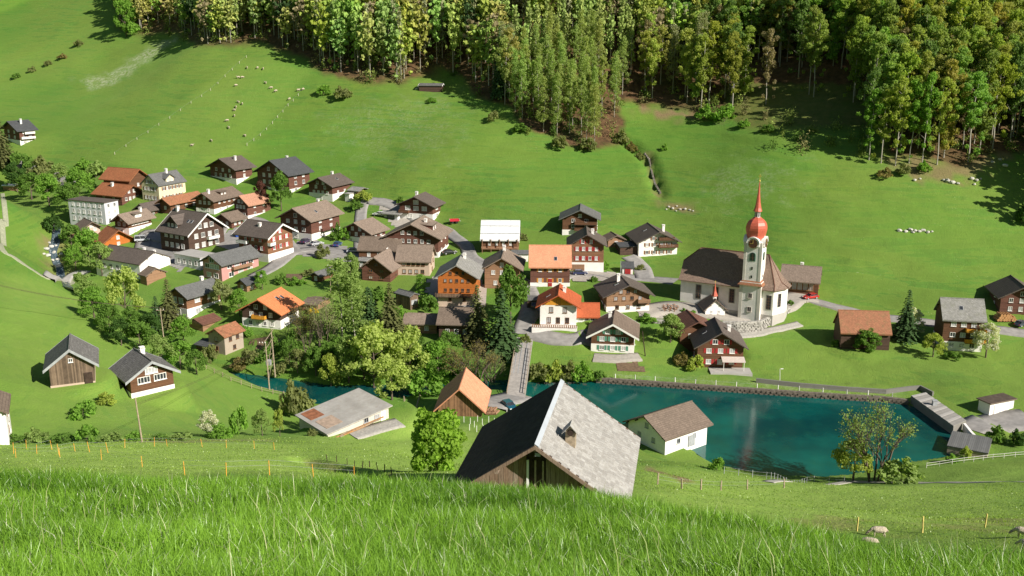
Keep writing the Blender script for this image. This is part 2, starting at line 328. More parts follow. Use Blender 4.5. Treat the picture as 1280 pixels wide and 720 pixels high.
# pasture between the two fence lines is shorter and paler
paint(pale_lit, [(300,75),(395,85),(308,190),(200,215),(130,205)], .28, 3)
paint(pale_lit, [(0,345),(60,350),(150,395),(120,380),(60,420),(0,440)], .5, 6)
paint(dry, [(95,100),(135,92),(205,50),(215,55),(160,95),(125,108)], .9, 5, 1.2)
paint(dry, [(920,205),(985,215),(985,235),(905,250),(890,225)], .18, 8, 1.6)
paint(dry, [(420,150),(560,120),(560,185),(440,185)], .14, 10, 1.6)
paint(bare, [(790,128),(870,140),(905,146),(870,150),(800,140)], .9, 4, 1.0)
paint(bare, [(1110,200),(1200,198),(1262,188),(1255,215),(1170,226),(1120,212)], .75, 4, 1.2)
paint(bare, [(825,250),(868,258),(868,264),(835,264)], .8, 2, 1.0)
paint(bare, [(808,582),(860,598),(870,603),(850,603),(806,588)], 1.0, 1.0, .3)
paint(pale_lit, [(0,556),(380,556),(440,600),(0,600)], 1.0, 4)  # this and the next two: near fields painted paler against their weak sunlight
paint(pale_lit, [(800,585),(1280,585),(1280,660),(800,640)], .85, 8)
paint(pale_lit, [(380,545),(600,530),(600,600),(450,600)], .8, 5)
paint(dry, [(760,468),(940,474),(1130,492),(1130,503),(940,486),(760,475)], .25, 2, 1)
paint(bare, [(165,549),(345,549),(345,552),(165,553)], .55, 1.5, .4)
paint(bare, [(900,415),(1000,405),(1005,410),(930,420)], .35, 2, .6)
paint(pale_lit, [(0,400),(240,430),(380,520),(340,540),(0,545)], .30, 10)
paint(pale_lit, [(660,410),(1280,410),(1280,480),(660,470)], .22, 8)
paint(bare, [(1040,655),(1280,648),(1280,657),(1060,664)], .45, 3, 1.5)
paint(bare, [(806,192),(812,192),(822,240),(828,245),(820,244),(812,215)], .8, 1.5, .6)
paint(bare, [(385,577),(440,592),(490,602),(490,594),(440,585),(400,575)], .9, 1.2, .5)
paint(bare, [(56,300),(80,300),(90,345),(62,345)], .6, 3, 1.2)
t = NT('meadow_ground')
ca = t.attr('cover'); cr, cg, cb = t.new('ShaderNodeSeparateColor'), None, None
t.t.links.new(ca['Color'], cr.inputs[0]); o = t.coord()
n1 = t.noise(.07, o, 5); n2 = t.noise(.45, o, 6, .65); n3 = t.noise(3.2, o, 4, .6); n4 = t.noise(.16, t.comb(t.sep(o)[0], t.math('MULTIPLY', t.sep(o)[1], 2.5), t.sep(o)[2]), 5)
g = t.mix(t.ramp(t.noise(.03, o, 5), .38, .6), (0.086, 0.189, 0.031), (0.138, 0.215, 0.031))
g = t.mix(t.math('MULTIPLY', t.ramp(n1, .4, .62), .55), g, (0.099, 0.234, 0.035))
g = t.mix(t.math('MULTIPLY', t.ramp(n4, .48, .66), .5), g, (0.063, 0.138, 0.024))
g = t.mix(t.math('MULTIPLY', t.ramp(n2, .45, .8), .30), g, (0.166, 0.253, 0.043))
g = t.mix(t.math('MULTIPLY', t.ramp(n2, .5, .25), .35), g, (0.058, 0.127, 0.022))
g = t.mix(t.math('MULTIPLY', t.ramp(n3, .48, .7), .5), g, (0.051, 0.111, 0.020))
sx_, sy_, sz_ = t.sep(o); trk = t.noise(1.0, t.comb(t.math('MULTIPLY', sx_, .06), t.math('MULTIPLY', sy_, .06), t.math('MULTIPLY', sz_, .85)), 4, .6)
g = t.mix(t.math('MULTIPLY', t.ramp(trk, .48, .62), .65), g, (0.051, 0.114, 0.017)); g = t.mix(t.math('MULTIPLY', t.ramp(trk, .46, .34), .55), g, (0.150, 0.223, 0.037))
n5 = t.noise(.018, o, 3); g = t.mix(t.math('MULTIPLY', t.ramp(n5, .45, .62), .45), g, (0.069, 0.188, 0.022))
fl = t.noise(2.3, o, 2, .5); g = t.mix(t.math('MULTIPLY', t.math('MULTIPLY', t.ramp(fl, .70, .74), t.ramp(n1, .45, .6)), .7), g, (0.430, 0.420, 0.270))
g = t.mix(t.math('MULTIPLY', ca['Alpha'], t.ramp(t.noise(.9, o, 5, .7), .42, .62)), g, (0.430, 0.437, 0.324))
g = t.mix(cr.outputs[1], g, t.mix(t.ramp(n2, .3, .7), (.205, .335, .055), (.29, .40, .085)))  # pale grass tone, brightened to offset weak sun on the near slopes
soil = t.mix(t.ramp(n3, .35, .7), (.16, .105, .06), (.30, .20, .12)); g = t.mix(cr.outputs[2], g, soil)
lit = t.mix(t.ramp(n2, .35, .68), (.060, .035, .020), (.17, .095, .050)); lit = t.mix(t.math('MULTIPLY', t.ramp(n1, .5, .7), .5), lit, (.05, .075, .02))
g = t.mix(cr.outputs[0], g, lit)
t.b.inputs['Sheen Weight'].default_value = .10; t.b.inputs['Sheen Roughness'].default_value = .45; t.b.inputs['Sheen Tint'].default_value = (.62, .85, .25, 1)
t.base(g, .95, .08); t.bump(t.math('ADD', n3, t.math('MULTIPLY', n2, 1.5)), .7, .25)
GROUND_M = t.m
idx = np.arange(NR*NA).reshape(NR, NA); jn = np.roll(idx, -1, 1)
q = np.stack([idx[:-1], jn[:-1], jn[1:], idx[1:]], -1).reshape(-1, 4)[:, ::-1]
V = np.stack([X, Y, Z], -1).reshape(-1, 3); V = np.vstack([V, [[0, 0, float(Z[0].mean())]]]); ci = NR*NA
tri = np.stack([np.full(NA, ci), np.roll(idx[0], -1), idx[0]], -1)[:, ::-1]
tri = np.stack([np.full(NA, ci), np.roll(idx[0], -1), idx[0]], -1)
loops = np.concatenate([q.ravel(), tri.ravel()]); starts = np.concatenate([np.arange(len(q))*4, len(q)*4+np.arange(len(tri))*3])
cov = np.stack([litter, pale_lit, bare, dry], -1).reshape(-1, 4); cov = np.vstack([cov, [[0, .5, 0, 0]]])
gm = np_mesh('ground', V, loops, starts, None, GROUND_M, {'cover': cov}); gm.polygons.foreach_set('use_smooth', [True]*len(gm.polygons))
tag(obj('ground', gm), kind='structure')

# ------------------------------------------------------------------ lake
t = NT('lake_water'); o = t.coord(); n = t.noise(.05, o, 4); n2 = t.noise(.22, o, 5, .65); n3 = t.noise(2.6, o, 3)
c = t.mix(t.ramp(n, .38, .62), (.003, .044, .046), (.0045, .105, .088)); c = t.mix(t.math('MULTIPLY', t.ramp(n2, .5, .75), .6), c, (.010, .085, .058))
t.base(c, .10, .5); t.b.inputs['IOR'].default_value = 1.33; t.bump(n3, .12, .03)
WATER = t.m
bm = bmesh.new(); f = bm.faces.new([bm.verts.new((p.x, p.y, LZ)) for p in LAKE]); bmesh.ops.triangulate(bm, faces=[f]); bmesh.ops.recalc_face_normals(bm, faces=bm.faces)
for f in bm.faces:
    if f.normal.z < 0: f.normal_flip()
me = bpy.data.meshes.new('lake_water'); bm.to_mesh(me); bm.free(); me.materials.append(WATER); tag(obj('lake_water', me), kind='structure')

# ------------------------------------------------------------------ roads and paths
ASPH = plain('asphalt', (.27, .255, .24), .9, .18, .8); GRAVEL = plain('gravel_path', (.36, .34, .30), .95, .2, 3); PAVE = plain('plaza_paving', (.34, .31, .27), .9, .15, 1.5)
def strip(name, px, w, mat, lift=.10, kind='structure', world=None):
    P = world or [ground(*p) for p in px]; dense = []
    for i in range(len(P)-1):
        p0 = P[max(i-1, 0)]; p1 = P[i]; p2 = P[i+1]; p3 = P[min(i+2, len(P)-1)]; n = max(2, int((p2-p1).length/1.2))
        for k in range(n):
            s = k/n; dense.append(.5*((2*p1)+(p2-p0)*s+(2*p0-5*p1+4*p2-p3)*s*s+(3*p1-p0-3*p2+p3)*s**3))
    dense.append(P[-1]); mb = MB(); vs = []; m = 5; wl = w if isinstance(w, (list, tuple)) else [w]*2
    for i, p in enumerate(dense):
        tg = dense[min(i+1, len(dense)-1)]-dense[max(i-1, 0)]; tg.z = 0; tg.normalize(); nn = Vector((tg.y, -tg.x, 0)); f = i/(len(dense)-1); ww = wl[0]*(1-f)+wl[1]*f
        row = [(p.x+nn.x*ww*(k/(m-1)-.5), p.y+nn.y*ww*(k/(m-1)-.5)) for k in range(m)]
        hs = [H(x, y) for x, y in row]; hm = max(hs[m//2], sum(hs)/m)
        row = [(x, y, max(h, .5*h+.5*hm)+lift) for (x, y), h in zip(row, hs)]
        vs += [(row[0][0], row[0][1], row[0][2]-.8)]+row+[(row[-1][0], row[-1][1], row[-1][2]-.8)]
    k = m+2; fs = [(i*k+j, i*k+j+1, (i+1)*k+j+1, (i+1)*k+j) for i in range(len(dense)-1) for j in range(k-1)]
    mb.add(vs, fs); o = mb.build(name, mat, None, True); return tag(o, kind=kind)
def patch(name, px, mat, lift=.09, step=1.3):
    P = gpts_(px); xs = [p.x for p in P]; ys = [p.y for p in P]; gx = np.arange(min(xs), max(xs)+step, step); gy = np.arange(min(ys), max(ys)+step, step)
    XX, YY = np.meshgrid(gx, gy); sd_ = poly_sd(XX, YY, P)+vnoise(XX, YY, 3, 51)*1.2; ZZ = Hn(XX.ravel(), YY.ravel()).reshape(XX.shape)+lift; m = len(gx)
    fs = [(j*m+i, j*m+i+1, (j+1)*m+i+1, (j+1)*m+i) for j in range(len(gy)-1) for i in range(m-1) if sd_[j:j+2, i:i+2].max() < .6]
    mb = MB(); mb.add(np.stack([XX, YY, ZZ], -1).reshape(-1, 3).tolist(), fs); return tag(mb.build(name, mat, None, True), kind='structure')
def gpts_(px): return [ground(u, v) for u, v in px]
BED = plain('garden_soil', (.15, .10, .06), .95, .35, 2)
patch('hotel_yard', [(262,300),(300,282),(322,300),(300,316),(282,312)], ASPH)
patch('west_yard', [(166,298),(215,298),(242,322),(225,340),(196,322),(176,312)], ASPH, .08)
patch('corner_yard', [(368,300),(400,304),(432,308),(472,318),(470,332),(420,326),(366,320)], ASPH, .07)
patch('upper_yard', [(470,258),(505,258),(556,284),(520,292),(490,284)], PAVE, .08)
patch('centre_yard', [(540,345),(600,345),(612,372),(600,392),(560,392),(530,366)], PAVE, .07)
patch('church_yard', [(790,384),(850,378),(930,392),(980,386),(990,378),(960,398),(880,396),(800,398)], PAVE, .08)
patch('garage_yard', [(708,341),(762,340),(790,346),(770,352),(712,352)], PAVE, .2)
patch('garden_bed', [(352,344),(378,341),(384,352),(358,356)], BED); patch('garden_bed', [(312,428),(344,420),(352,430),(318,437)], BED); patch('garden_bed', [(770,452),(800,452),(806,464),(772,464)], BED)
strip('main_road', [(652,418),(656,405),(662,390),(664,374),(656,356),(640,345),(612,338),(600,328)], 5, ASPH)
strip('side_road', [(600,328),(588,320),(583,308),(572,299),(560,290),(545,284)], 4.2, ASPH, .13)
strip('village_road', [(318,346),(345,331),(367,315),(405,312),(450,322),(470,330)], 5.5, ASPH)
strip('upper_lane', [(367,313),(352,296),(330,280),(305,272),(285,268)], 4.5, ASPH, .13)
strip('hotel_lane', [(285,268),(262,300),(205,300),(185,290),(178,310)], 5, ASPH, .16)
strip('chalet_lane', [(450,318),(452,262),(470,252),(500,262),(540,282)], 4, ASPH, .13)
strip('church_road', [(652,357),(690,350),(720,343),(770,345),(812,349),(845,352)], 5.5, ASPH, .16)
strip('garage_lane', [(806,349),(802,336),(792,325),(786,321)], 5.5, ASPH, .19)
strip('plaza', [(800,392),(835,384),(880,389),(930,393),(975,384),(995,372),(1020,372)], 7.5, PAVE, .12)
strip('meadow_road', [(1005,373),(1045,384),(1100,397),(1150,402),(1200,408),(1250,413),(1300,420)], 3.6, ASPH, .14)
strip('lower_path', [(905,426),(940,418),(975,411),(1000,405)], 2.5, GRAVEL)
strip('terrace_road', [(660,418),(690,423),(720,424),(742,427)], 4, ASPH, .13)
strip('lakeside_drive', [(742,447),(770,448),(800,446)], 3.5, PAVE, .13)
strip('meadow_path', [(3,242),(6,262),(3,285),(0,306),(18,322),(42,338),(66,348),(92,346)], 1.5, plain('grassy_track', (.29, .30, .20), .95, .2, 2))
strip('valley_road', [(20,205),(45,212),(70,222),(90,232)], 4.5, ASPH)
strip('farm_yard', [(652,494),(640,497),(620,502),(606,508)], [8, 9], ASPH, .12)
strip('shed_drive', [(500,528),(470,536),(440,545)], 4, GRAVEL, .1)
strip('garage_yard', [(1212,537),(1240,530),(1290,524)], [7, 9], ASPH, .12)
strip('lake_path', [(960,603),(1040,606),(1120,604),(1200,604),(1290,603)], 1.6, GRAVEL, .1)

# ------------------------------------------------------------------ buildings
_cache = {}; _wr = random.Random(5)
def shared(key, fn):
    if key not in _cache: _cache[key] = fn()
    return _cache[key]
def win_mesh(w, h, mat, bars):                    # frame lies in the xz plane, outward = -y
    def mk():
        mb = MB(); b = .08 if w < 1.6 else .10
        for x in (-w/2+b/2, w/2-b/2): mb.box(x, 0, 0, b, .12, h)
        for z in (-h/2+b/2, h/2-b/2): mb.box(0, 0, z, w-2*b, .12, b)
        for k in range(1, bars+1): mb.box(-w/2+w*k/(bars+1), .005, 0, .07, .09, h-2*b)
        mb.box(0, -.06, -h/2-.04, w+.16, .22, .06)
        return mb.mesh('window', mat)
    return shared(('w', w, h, mat.name, bars), mk)
def pane_mesh(w, h, mat): return shared(('p', w, h, mat.name), lambda: MB().box(0, .03, 0, w-.18, .03, h-.18).mesh('pane', mat))
def shut_mesh(w, h, mat):
    def mk():
        mb = MB(); mb.box(0, 0, 0, w, .05, h)
        for k in range(3): mb.box(0, -.035, (k-1)*h/3, w*.8, .02, h/4)
        return mb.mesh('shutter', mat)
    return shared(('s', w, h, mat.name), mk)
def add_window(root, M, w=1.0, h=1.2, frame=None, pane=None, shut=None, bars=1):
    o = obj('window', win_mesh(w, h, frame or WHITE, bars), root); o.matrix_local = M
    rv = _wr.random(); p = obj('pane', pane_mesh(w, h, (GLASS if (pane or CURT) is CURT else CURT) if rv < .3 else (pane or CURT)), o)
    if shut:
        for s in (-1, 1):
            q = obj('shutter', shut_mesh(w*.5, h, shut), o); q.location = (s*(w*.75+.03), -.0, 0)
    return o
def faceM(face, W, L):
    return {'F': Matrix.Translation((0, -L/2, 0)), 'B': Matrix.Translation((0, L/2, 0)) @ Matrix.Rotation(math.pi, 4, 'Z'),
            'R': Matrix.Translation((W/2, 0, 0)) @ Matrix.Rotation(math.pi/2, 4, 'Z'), 'L': Matrix.Translation((-W/2, 0, 0)) @ Matrix.Rotation(-math.pi/2, 4, 'Z')}[face]
def theta(u, v, s, side):
    vp = u+(v-27)/s if side == 'r' else u-(v-27)/s
    ph = math.degrees(math.atan((vp-640)/(F/CP))); return 90-ph if side == 'r' else -ph
DIMS = []
HOUSES = {}
def house(key, label, K, th, uR, uL, ve, gable='L', pitch=26, wall='brown', roof='brown', cat='house', name='chalet', base=0, basemat='white', f=(3, 3), s=(3, 3), g=2,
          win=(1.0, 1.15), frame=None, pane=None, shut=None, bal=(), chim=((.25, .15, 1.2),), skyl=(), dorm=(), ox=1.15, oy=1.4, group=None, barge=None, door=None, gwall=None, P=None, he=None, nowin=False, bars=1, back=True):
    P = P or ground(*K); th_ = R(th); r = Vector((math.cos(th_), math.sin(th_), 0)); l = Vector((-math.sin(th_), math.cos(th_), 0)); D = P.y*CP-P.z*SP
    def solve(ut, d): 
        if ut < 0: return -ut
        a = (ut-640)/F; return (a*D-P.x)/(d.x-a*d.y*CP)
    A = solve(uR, r); B = solve(uL, l)
    if he is None:
        b = (ve-360)/F; U = P.y*SP+P.z*CP; he = (-U-b*D)/(CP-b*SP)
    C = P + r*A/2 + l*B/2; DIMS.append((key, round(A, 1), round(B, 1), round(he, 1), round(P.y)))
    if gable == 'R': W, L, rz, S = A, B, th_, 'L'
    else: W, L, rz, S = B, A, th_-math.pi/2, 'R'
    root = tag(empty(name, C, rz), label, cat, group); HOUSES[key] = (root, W, L, he)
    rise = math.tan(R(pitch))*W/2; zb = -3.2
    # walls (gable prism), plinth 6 cm proud of the timber
    mb = MB(); z0 = base if base else zb
    mb.extrude([(-W/2, -L/2, z0), (W/2, -L/2, z0), (W/2, -L/2, he), (0, -L/2, he+rise), (-W/2, -L/2, he)], (0, L, 0)); mb.build('wall', WALL[wall], root)
    if base: MB().box(0, 0, (zb+base)/2, W+.14, L+.14, base-zb).build('base', WALL[basemat], root)
    if gwall: 
        zg = he+.0; MB().extrude([(-W/2, -L/2-.05, zg), (W/2, -L/2-.05, zg), (0, -L/2-.05, zg+rise)], (0, .045, 0)).build('gable_cladding', WALL[gwall], root)
    # roof: two slabs with overhangs, ridge cap
    tp = math.tan(R(pitch)); cosp = math.cos(R(pitch)); th2 = .26
    xe = W/2+ox; ze = he-ox*tp; zr = he+rise; yl = L/2+oy; rm = ROOF[roof]
    mb = MB()
    for sg in (-1, 1):
        tpz = th2/cosp
        mb.extrude([(0, -yl, zr+.02), (sg*xe, -yl, ze+.02), (sg*xe, -yl, ze+tpz), (0, -yl, zr+tpz)][::sg], (0, 2*yl, 0))
    mb.tube([(0, -yl-.02, zr+th2/cosp), (0, yl+.02, zr+th2/cosp)], .14, 5)
    rf = mb.build('roof', rm, root)
    if barge is not None:
        for e in (-1, 1):
            for sg in (-1, 1):
                y0 = e*(yl+.03); tpz = th2/cosp
                MB().extrude([(0, y0, zr-.16), (sg*(xe+.02), y0, ze-.16), (sg*(xe+.02), y0, ze+tpz+.03), (0, y0, zr+tpz+.03)], (0, e*.07, 0)).build('bargeboard', barge, rf)
    else:                                     # purlin ends under the gable overhang
        mb = MB()
        for e in (-1, 1):
            for k in (-1, -.5, 0, .5, 1):
                x = k*W/2*.97; mb.box(x, e*(L/2+oy*.45), he+rise*(1-abs(k)*.97)-.16, .2, oy*.85, .2)
        tag(mb.build('purlins', DARKW, root), kind='stuff')
    for yf, xf, hh in chim:
        x = xf*W/2; zc = zr-abs(x)*tp; mb = MB(); mb.box(x, yf*L, zc+hh/2-.2, .75, .75, hh+.9); mb.box(x, yf*L, zc+hh+.31, .95, .95, .1)
        for dx, dy in ((-.3, -.3), (.3, -.3), (.3, .3), (-.3, .3)): mb.box(x+dx, yf*L+dy, zc+hh+.5, .1, .1, .28)
        mb.box(x, yf*L, zc+hh+.69, .9, .9, .09); mb.build('chimney', WALL['white'], rf)
    for sg, yf, sf in skyl:
        x = sg*W/2*sf; Mx = Matrix.Translation((x, yf*L, zr-abs(x)*tp+th2/cosp+.03)) @ Matrix.Rotation(sg*R(pitch), 4, 'Y')
        mb = MB(); mb.box(0, 0, 0, 1.2, .9, .12, M=Mx); sk = mb.build('skylight', METAL, rf); MB().box(0, 0, .08, 1.0, .7, .04, M=Mx).build('pane', GLASS, root)
    for typ, sg, yf, wd in dorm:
        dormer(root, rf, typ, sg, yf, wd, W, L, he, rise, tp, WALL[wall] if typ != 'white' else WALL['white'], rm, frame)
    # windows
    ww, wh = win; nfl = max(len(f), len(s)); fh = he/max(1, nfl)
    def row(face, n, z, width, mrg=.12, w=ww, h=wh, sh=shut, pn=pane):
        off = Matrix.Translation((0, -.085 if z < base else -.02, 0))
        for k in range(n):
            x = (k+.5)/n*width*(1-2*mrg)-width/2*(1-2*mrg)
            add_window(root, faceM(face, W, L) @ off @ Matrix.Translation((x, 0, z)), w, h, frame, pn, sh, bars)
    if not nowin:
        for k, n in enumerate(f): row('F', n, (k+.55)*fh, W)
        for k, n in enumerate(s): row(S, n, (k+.55)*fh, L)
        if g: row('F', g, he+rise*.30, W*.5, 0)
    for face, z, x0, x1, matname in bal:
        wd = W if face in 'FB' else L; M = faceM(face, W, L); mb = MB(); w_ = (x1-x0)*wd; xc = (x0+x1)/2*wd-wd/2
        mb.box(xc, -.6, z, w_, 1.2, .14, M=M)
        bo = mb.build('balcony', DARKW, root); mb = MB(); M2 = M
        mb.box(xc, -1.2, z+.98, w_+.06, .1, .09, M=M)
        n = max(4, int(w_/.3))
        for k in range(n): mb.box(xc-w_/2+(k+.5)*w_/n, -1.19, z+.5, w_/n*.86, .04, .86, M=M)
        for e in (-1, 1): mb.box(xc+e*w_/2, -.6, z+.5, .05, 1.18, .9, M=M)
        mb.build('railing', matname if not isinstance(matname, str) else WALL[matname], bo)
    if door:
        face, x, dw, dh, dm = door; Md = faceM(face, W, L); wd = W if face in 'FB' else L
        mb = MB(); mb.box(x*wd-wd/2, -.1, dh/2, dw, .1, dh, M=Md)
        n = max(2, int(dw/.5))
        for k in range(n): mb.box(x*wd-wd/2-dw/2+(k+.5)*dw/n, -.16, dh/2, dw/n*.8, .03, dh*.9, M=Md)
        mb.build('door', dm, root)
    return root
def dormer(root, rf, typ, sg, yf, wd, W, L, he, rise, tp, wm, rm, frame):
    y = yf*L; zr = he+rise
    if typ == 'shed':
        x0 = W/2*.28; x1 = W/2*.68; zt = zr-x0*tp+.45; z1 = zt-(x1-x0)*.12; zl = zr-x1*tp
        mb = MB(); mb.extrude([(sg*x0, y-wd/2, zr-x0*tp), (sg*x1, y-wd/2, zl), (sg*x1, y-wd/2, z1), (sg*x0, y-wd/2, zt-.05)], (0, wd, 0)); d = mb.build('dormer', wm, root)
        mb = MB(); mb.extrude([(sg*(x0-.9), y-wd/2-.3, zt+.02), (sg*(x1+.45), y-wd/2-.3, z1-.03), (sg*(x1+.45), y-wd/2-.3, z1+.15), (sg*(x0-.9), y-wd/2-.3, zt+.2)], (0, wd+.6, 0)); mb.build('dormer_roof', rm, d)
        n = max(2, int(wd/1.5)); zc = (z1+zl)/2+.05; hh = max(.6, z1-zl-.35); xf = x1
    else:
        x0 = 0.0; x1 = W/2*.86; zl = zr-x1*tp; hw = wd/2; eh = zl+1.5; ap = min(eh+hw*.85, zr-.1)
        mb = MB(); mb.extrude([(sg*x1, y-hw, zl-.2), (sg*x1, y+hw, zl-.2), (sg*x1, y+hw, eh), (sg*x1, y, ap), (sg*x1, y-hw, eh)], (-sg*(x1-.2), 0, 0)); d = mb.build('dormer', wm, root)
        mb = MB(); sl = (ap-eh)/hw
        for e in (-1, 1):
            mb.extrude([(sg*(x1+.6), y, ap+.02), (sg*(x1+.6), y+e*(hw+.4), eh-.4*sl+.02), (sg*(x1+.6), y+e*(hw+.4), eh-.4*sl+.24), (sg*(x1+.6), y, ap+.24)], (-sg*(x1+.3), 0, 0))
        mb.build('dormer_roof', rm, d); n = max(1, int(wd/1.5)); zc = (zl+eh)/2+.15; hh = 1.15; xf = x1
    for k in range(n):
        M = Matrix.Translation((sg*(xf+.02), y-wd/2+(k+.5)*wd/n, zc)) @ Matrix.Rotation(sg*math.pi/2, 4, 'Z')
        o = obj('window', win_mesh(.95, round(hh, 1), frame or WHITE, 1), d); o.matrix_local = M
        q = obj('pane', pane_mesh(.95, round(hh, 1), CURT), d); q.matrix_local = M
def flat_building(key, label, K, th, uR, uL, ve, wall='white', roofm=None, cat='building', name='flat_roofed_building', f=(), s=(), win=(1.0, 1.2), he=None, door=None, lip=.25, shut=None):
    P = ground(*K); th_ = R(th); r = Vector((math.cos(th_), math.sin(th_), 0)); l = Vector((-math.sin(th_), math.cos(th_), 0)); D = P.y*CP-P.z*SP
    sol = lambda ut, d: -ut if ut < 0 else (((ut-640)/F)*D-P.x)/(d.x-((ut-640)/F)*d.y*CP)
    A = sol(uR, r); B = sol(uL, l)
    if he is None: b = (ve-360)/F; he = (-(P.y*SP+P.z*CP)-b*D)/(CP-b*SP)
    C = P+r*A/2+l*B/2; DIMS.append((key, round(A, 1), round(B, 1), round(he, 1), round(P.y)))
    root = tag(empty(name, C, th_), label, cat); HOUSES[key] = (root, A, B, he)
    MB().box(0, 0, (he-3)/2, A, B, he+3).build('wall', WALL[wall], root)
    MB().box(0, 0, he+.12, A+2*lip, B+2*lip, .24).build('roof', roofm or ROOF['dkbrown'], root)
    fh = he/max(1, max(len(f), len(s)))
    for face, rows, wd in (('F', f, A), ('L', s, B)):
        for k, n in enumerate(rows):
            for q in range(n):
                add_window(root, faceM(face, A, B) @ Matrix.Translation(((q+.5)/n*wd*.88-wd*.44, -.03, (k+.55)*fh)), win[0], win[1], WHITE, GLASS, shut)
    if door:
        face, x, dw, dh, dm = door; wd = A if face in 'FB' else B; Md = faceM(face, A, B)
        mb = MB(); mb.box(x*wd-wd/2, -.05, dh/2, dw, .1, dh, M=Md)
        for k in range(5): mb.box(x*wd-wd/2, -.11, dh*(k+.5)/5, dw*.94, .03, dh/5*.8, M=Md)
        mb.build('door', dm, root)
    return root
T_ = theta
# --- upper left quarter
house('farhouse', 'dark chalet with white balconies alone on the meadow at the far left', (26,182), 50, 45, 7, 163, 'L', 24, 'red', 'slate', base=2.2, f=(0, 2, 2), s=(2, 2, 2), g=0, bal=(('R', 2.6, .05, .95, 'white'), ('R', 4.6, .3, .95, 'white')), win=(1.3, 1.2), chim=((0, .35, 1.6),))
house('redbarn', 'big timber barn with rust red roof at the top left of the village', (163,243), 68, 184, 131, 228, 'R', 34, 'brown', 'rust', 'barn', 'barn', f=(1,), s=(2,), g=0, chim=(), he=5.5)
house('redhouse', 'red timber house with rusty roof just below the big rust roofed barn', (153,257), 64, 178, 121, 244, 'R', 30, 'red', 'rust', f=(4,), s=(2,), g=2, chim=((.1, -.3, 1),))
house('creamhouse', 'three storey cream plaster house with grey roof and rows of shuttered windows', (200,254), 61, 233, 179, 232, 'L', 38, 'cream', 'grey', 'house', 'plaster_house', f=(4, 4), s=(6, 6), g=3, shut=BRNP, win=(.9, 1.25), frame=WHITE, dorm=(('gable', 1, -.02, 3.6),), chim=((.1, .1, 1.2),), oy=.5, ox=.5, pane=GLASS)
house('tophouse', 'dark brown chalet, white below, left of the large slate roofed chalet', (296,231), 57, 316, 264, 211, 'L', 24, 'red', 'dkbrown', base=2.2, f=(0, 4, 3), s=(1, 1, 1), g=0, chim=((.05, .3, 1.1),), oy=1.6)
house('bigdark', 'large dark chalet with slate grey roof behind the leafy tree above the village', (362,243), 57, 388, 323, 218, 'L', 28, 'red', 'slate', base=1.8, f=(2, 4, 4), s=(2, 2, 2), g=2, chim=((.35, -.2, .9),), oy=1.4, win=(1.2, 1.3))
house('terracehouse', 'brown chalet with white lower floor beside a white garage terrace', (416,252), 62, 438, 387, 232, 'L', 24, 'red', 'dkbrown', base=2.6, f=(1, 4, 2), s=(1, 2), g=2, chim=((.3, -.2, 1),), skyl=((1, .1, .5),))
house('dormhouse', 'brown chalet with long brown roof and low shed dormer behind the hotel', (268,268), 66, 300, 246, 250, 'L', 28, 'brown', 'brown', base=1.8, f=(2, 3), s=(3, 4), g=1, dorm=(('shed', 1, 0, 3.2),), chim=((-.4, .2, 1),))
house('pinkroof', 'dark red chalet with pinkish tiled roof beside the copper leaved tree', (310,274), 58, 339, 294, 255, 'L', 36, 'red', 'pinkish', base=1.2, f=(3, 3), s=(2, 2), g=2, pane=CURT, oy=.5, chim=())
house('behindhotel', 'low house with weathered orange roof half hidden behind the hotel', (214,268), 62, 252, 201, 254, 'L', 30, 'brown', 'oldbrick', f=(1,), s=(3,), g=0, chim=())
house('garageterrace', 'small brown cabin with plank walls above the white garage terrace', (447,246), 62, 456, 440, 238, 'R', 15, 'tan', 'ltgrey', 'cabin', 'cabin', f=(1,), s=(1,), g=0, chim=())
flat_building('terracegarage', 'low white flat topped garage terrace right of the brown chalet', (437,252), 60, 462, -2, 240, 'white', CONC, 'garage', 'garage_terrace', he=2.6, door=('F', .4, 4, 2.0, GLASS))
house('hotel', 'large dark brown hotel with white trimmed gable and skylights in the left cluster', (237,316), 57, 281, 202, 292, 'R', 36, 'dark', 'dkbrown', 'hotel', 'hotel', f=(4, 4), s=(4, 4), g=3, win=(1.45, 1.5), bars=2, barge=WHITE, dorm=(('gable', -1, .12, 5.2),), skyl=((-1, -.22, .5), (-1, -.34, .5)), chim=((.4, -.1, 1.2),), bal=(('F', 2.9, .5, .8, WHITE),), oy=1.2)
flat_building('hotelterrace', 'flat white terrace block with garages at the foot of the dark hotel', (251,338), 58, 272, 219, 320, 'bluewhite', CONC, 'terrace', 'terrace_block', s=(4,), f=(), win=(1.1, 1.5), he=3.6)
flat_building('greyblock', 'long three storey bluish white block with a flat roof by the brook', (133,281), 66, 150, 88, 254, 'bluewhite', ROOF['dkbrown'], 'building', 'apartment_block', s=(6, 6, 6), f=(2, 2, 2), win=(1.0, 1.3))
house('palecottage', 'small pale cottage with brown roof just below the grey flat roofed block', (105,297), 40, 126, 98, 285, 'R', 32, 'pale', 'brown', 'house', 'cottage', f=(1, 2), s=(1, 1), g=1, chim=(), gwall=None)
house('redannex', 'low lean shed with red roof against the pale cottage beside the brook', (101,302), 50, 110, 91, 297, 'L', 14, 'pale', 'redbrown', 'shed', 'shed', f=(), s=(), g=0, chim=(), nowin=True)
house('whitedorm', 'brown house with white gabled dormer and white ground floor left of the hotel', (162,294), 66, 190, 145, 277, 'L', 34, 'brown', 'brown2', base=2.3, f=(1, 2), s=(3, 6), g=1, dorm=(('white', 1, .0, 2.8),), chim=((.3, .2, 1),), pane=GLASS)
house('orangebarn', 'orange timber barn with rusty roof next to the brook', (130,312), 42, 167, 120, 303, 'R', 34, 'orange', 'rust', 'barn', 'barn', f=(1,), s=(0,), g=1, chim=(), ox=1.1)
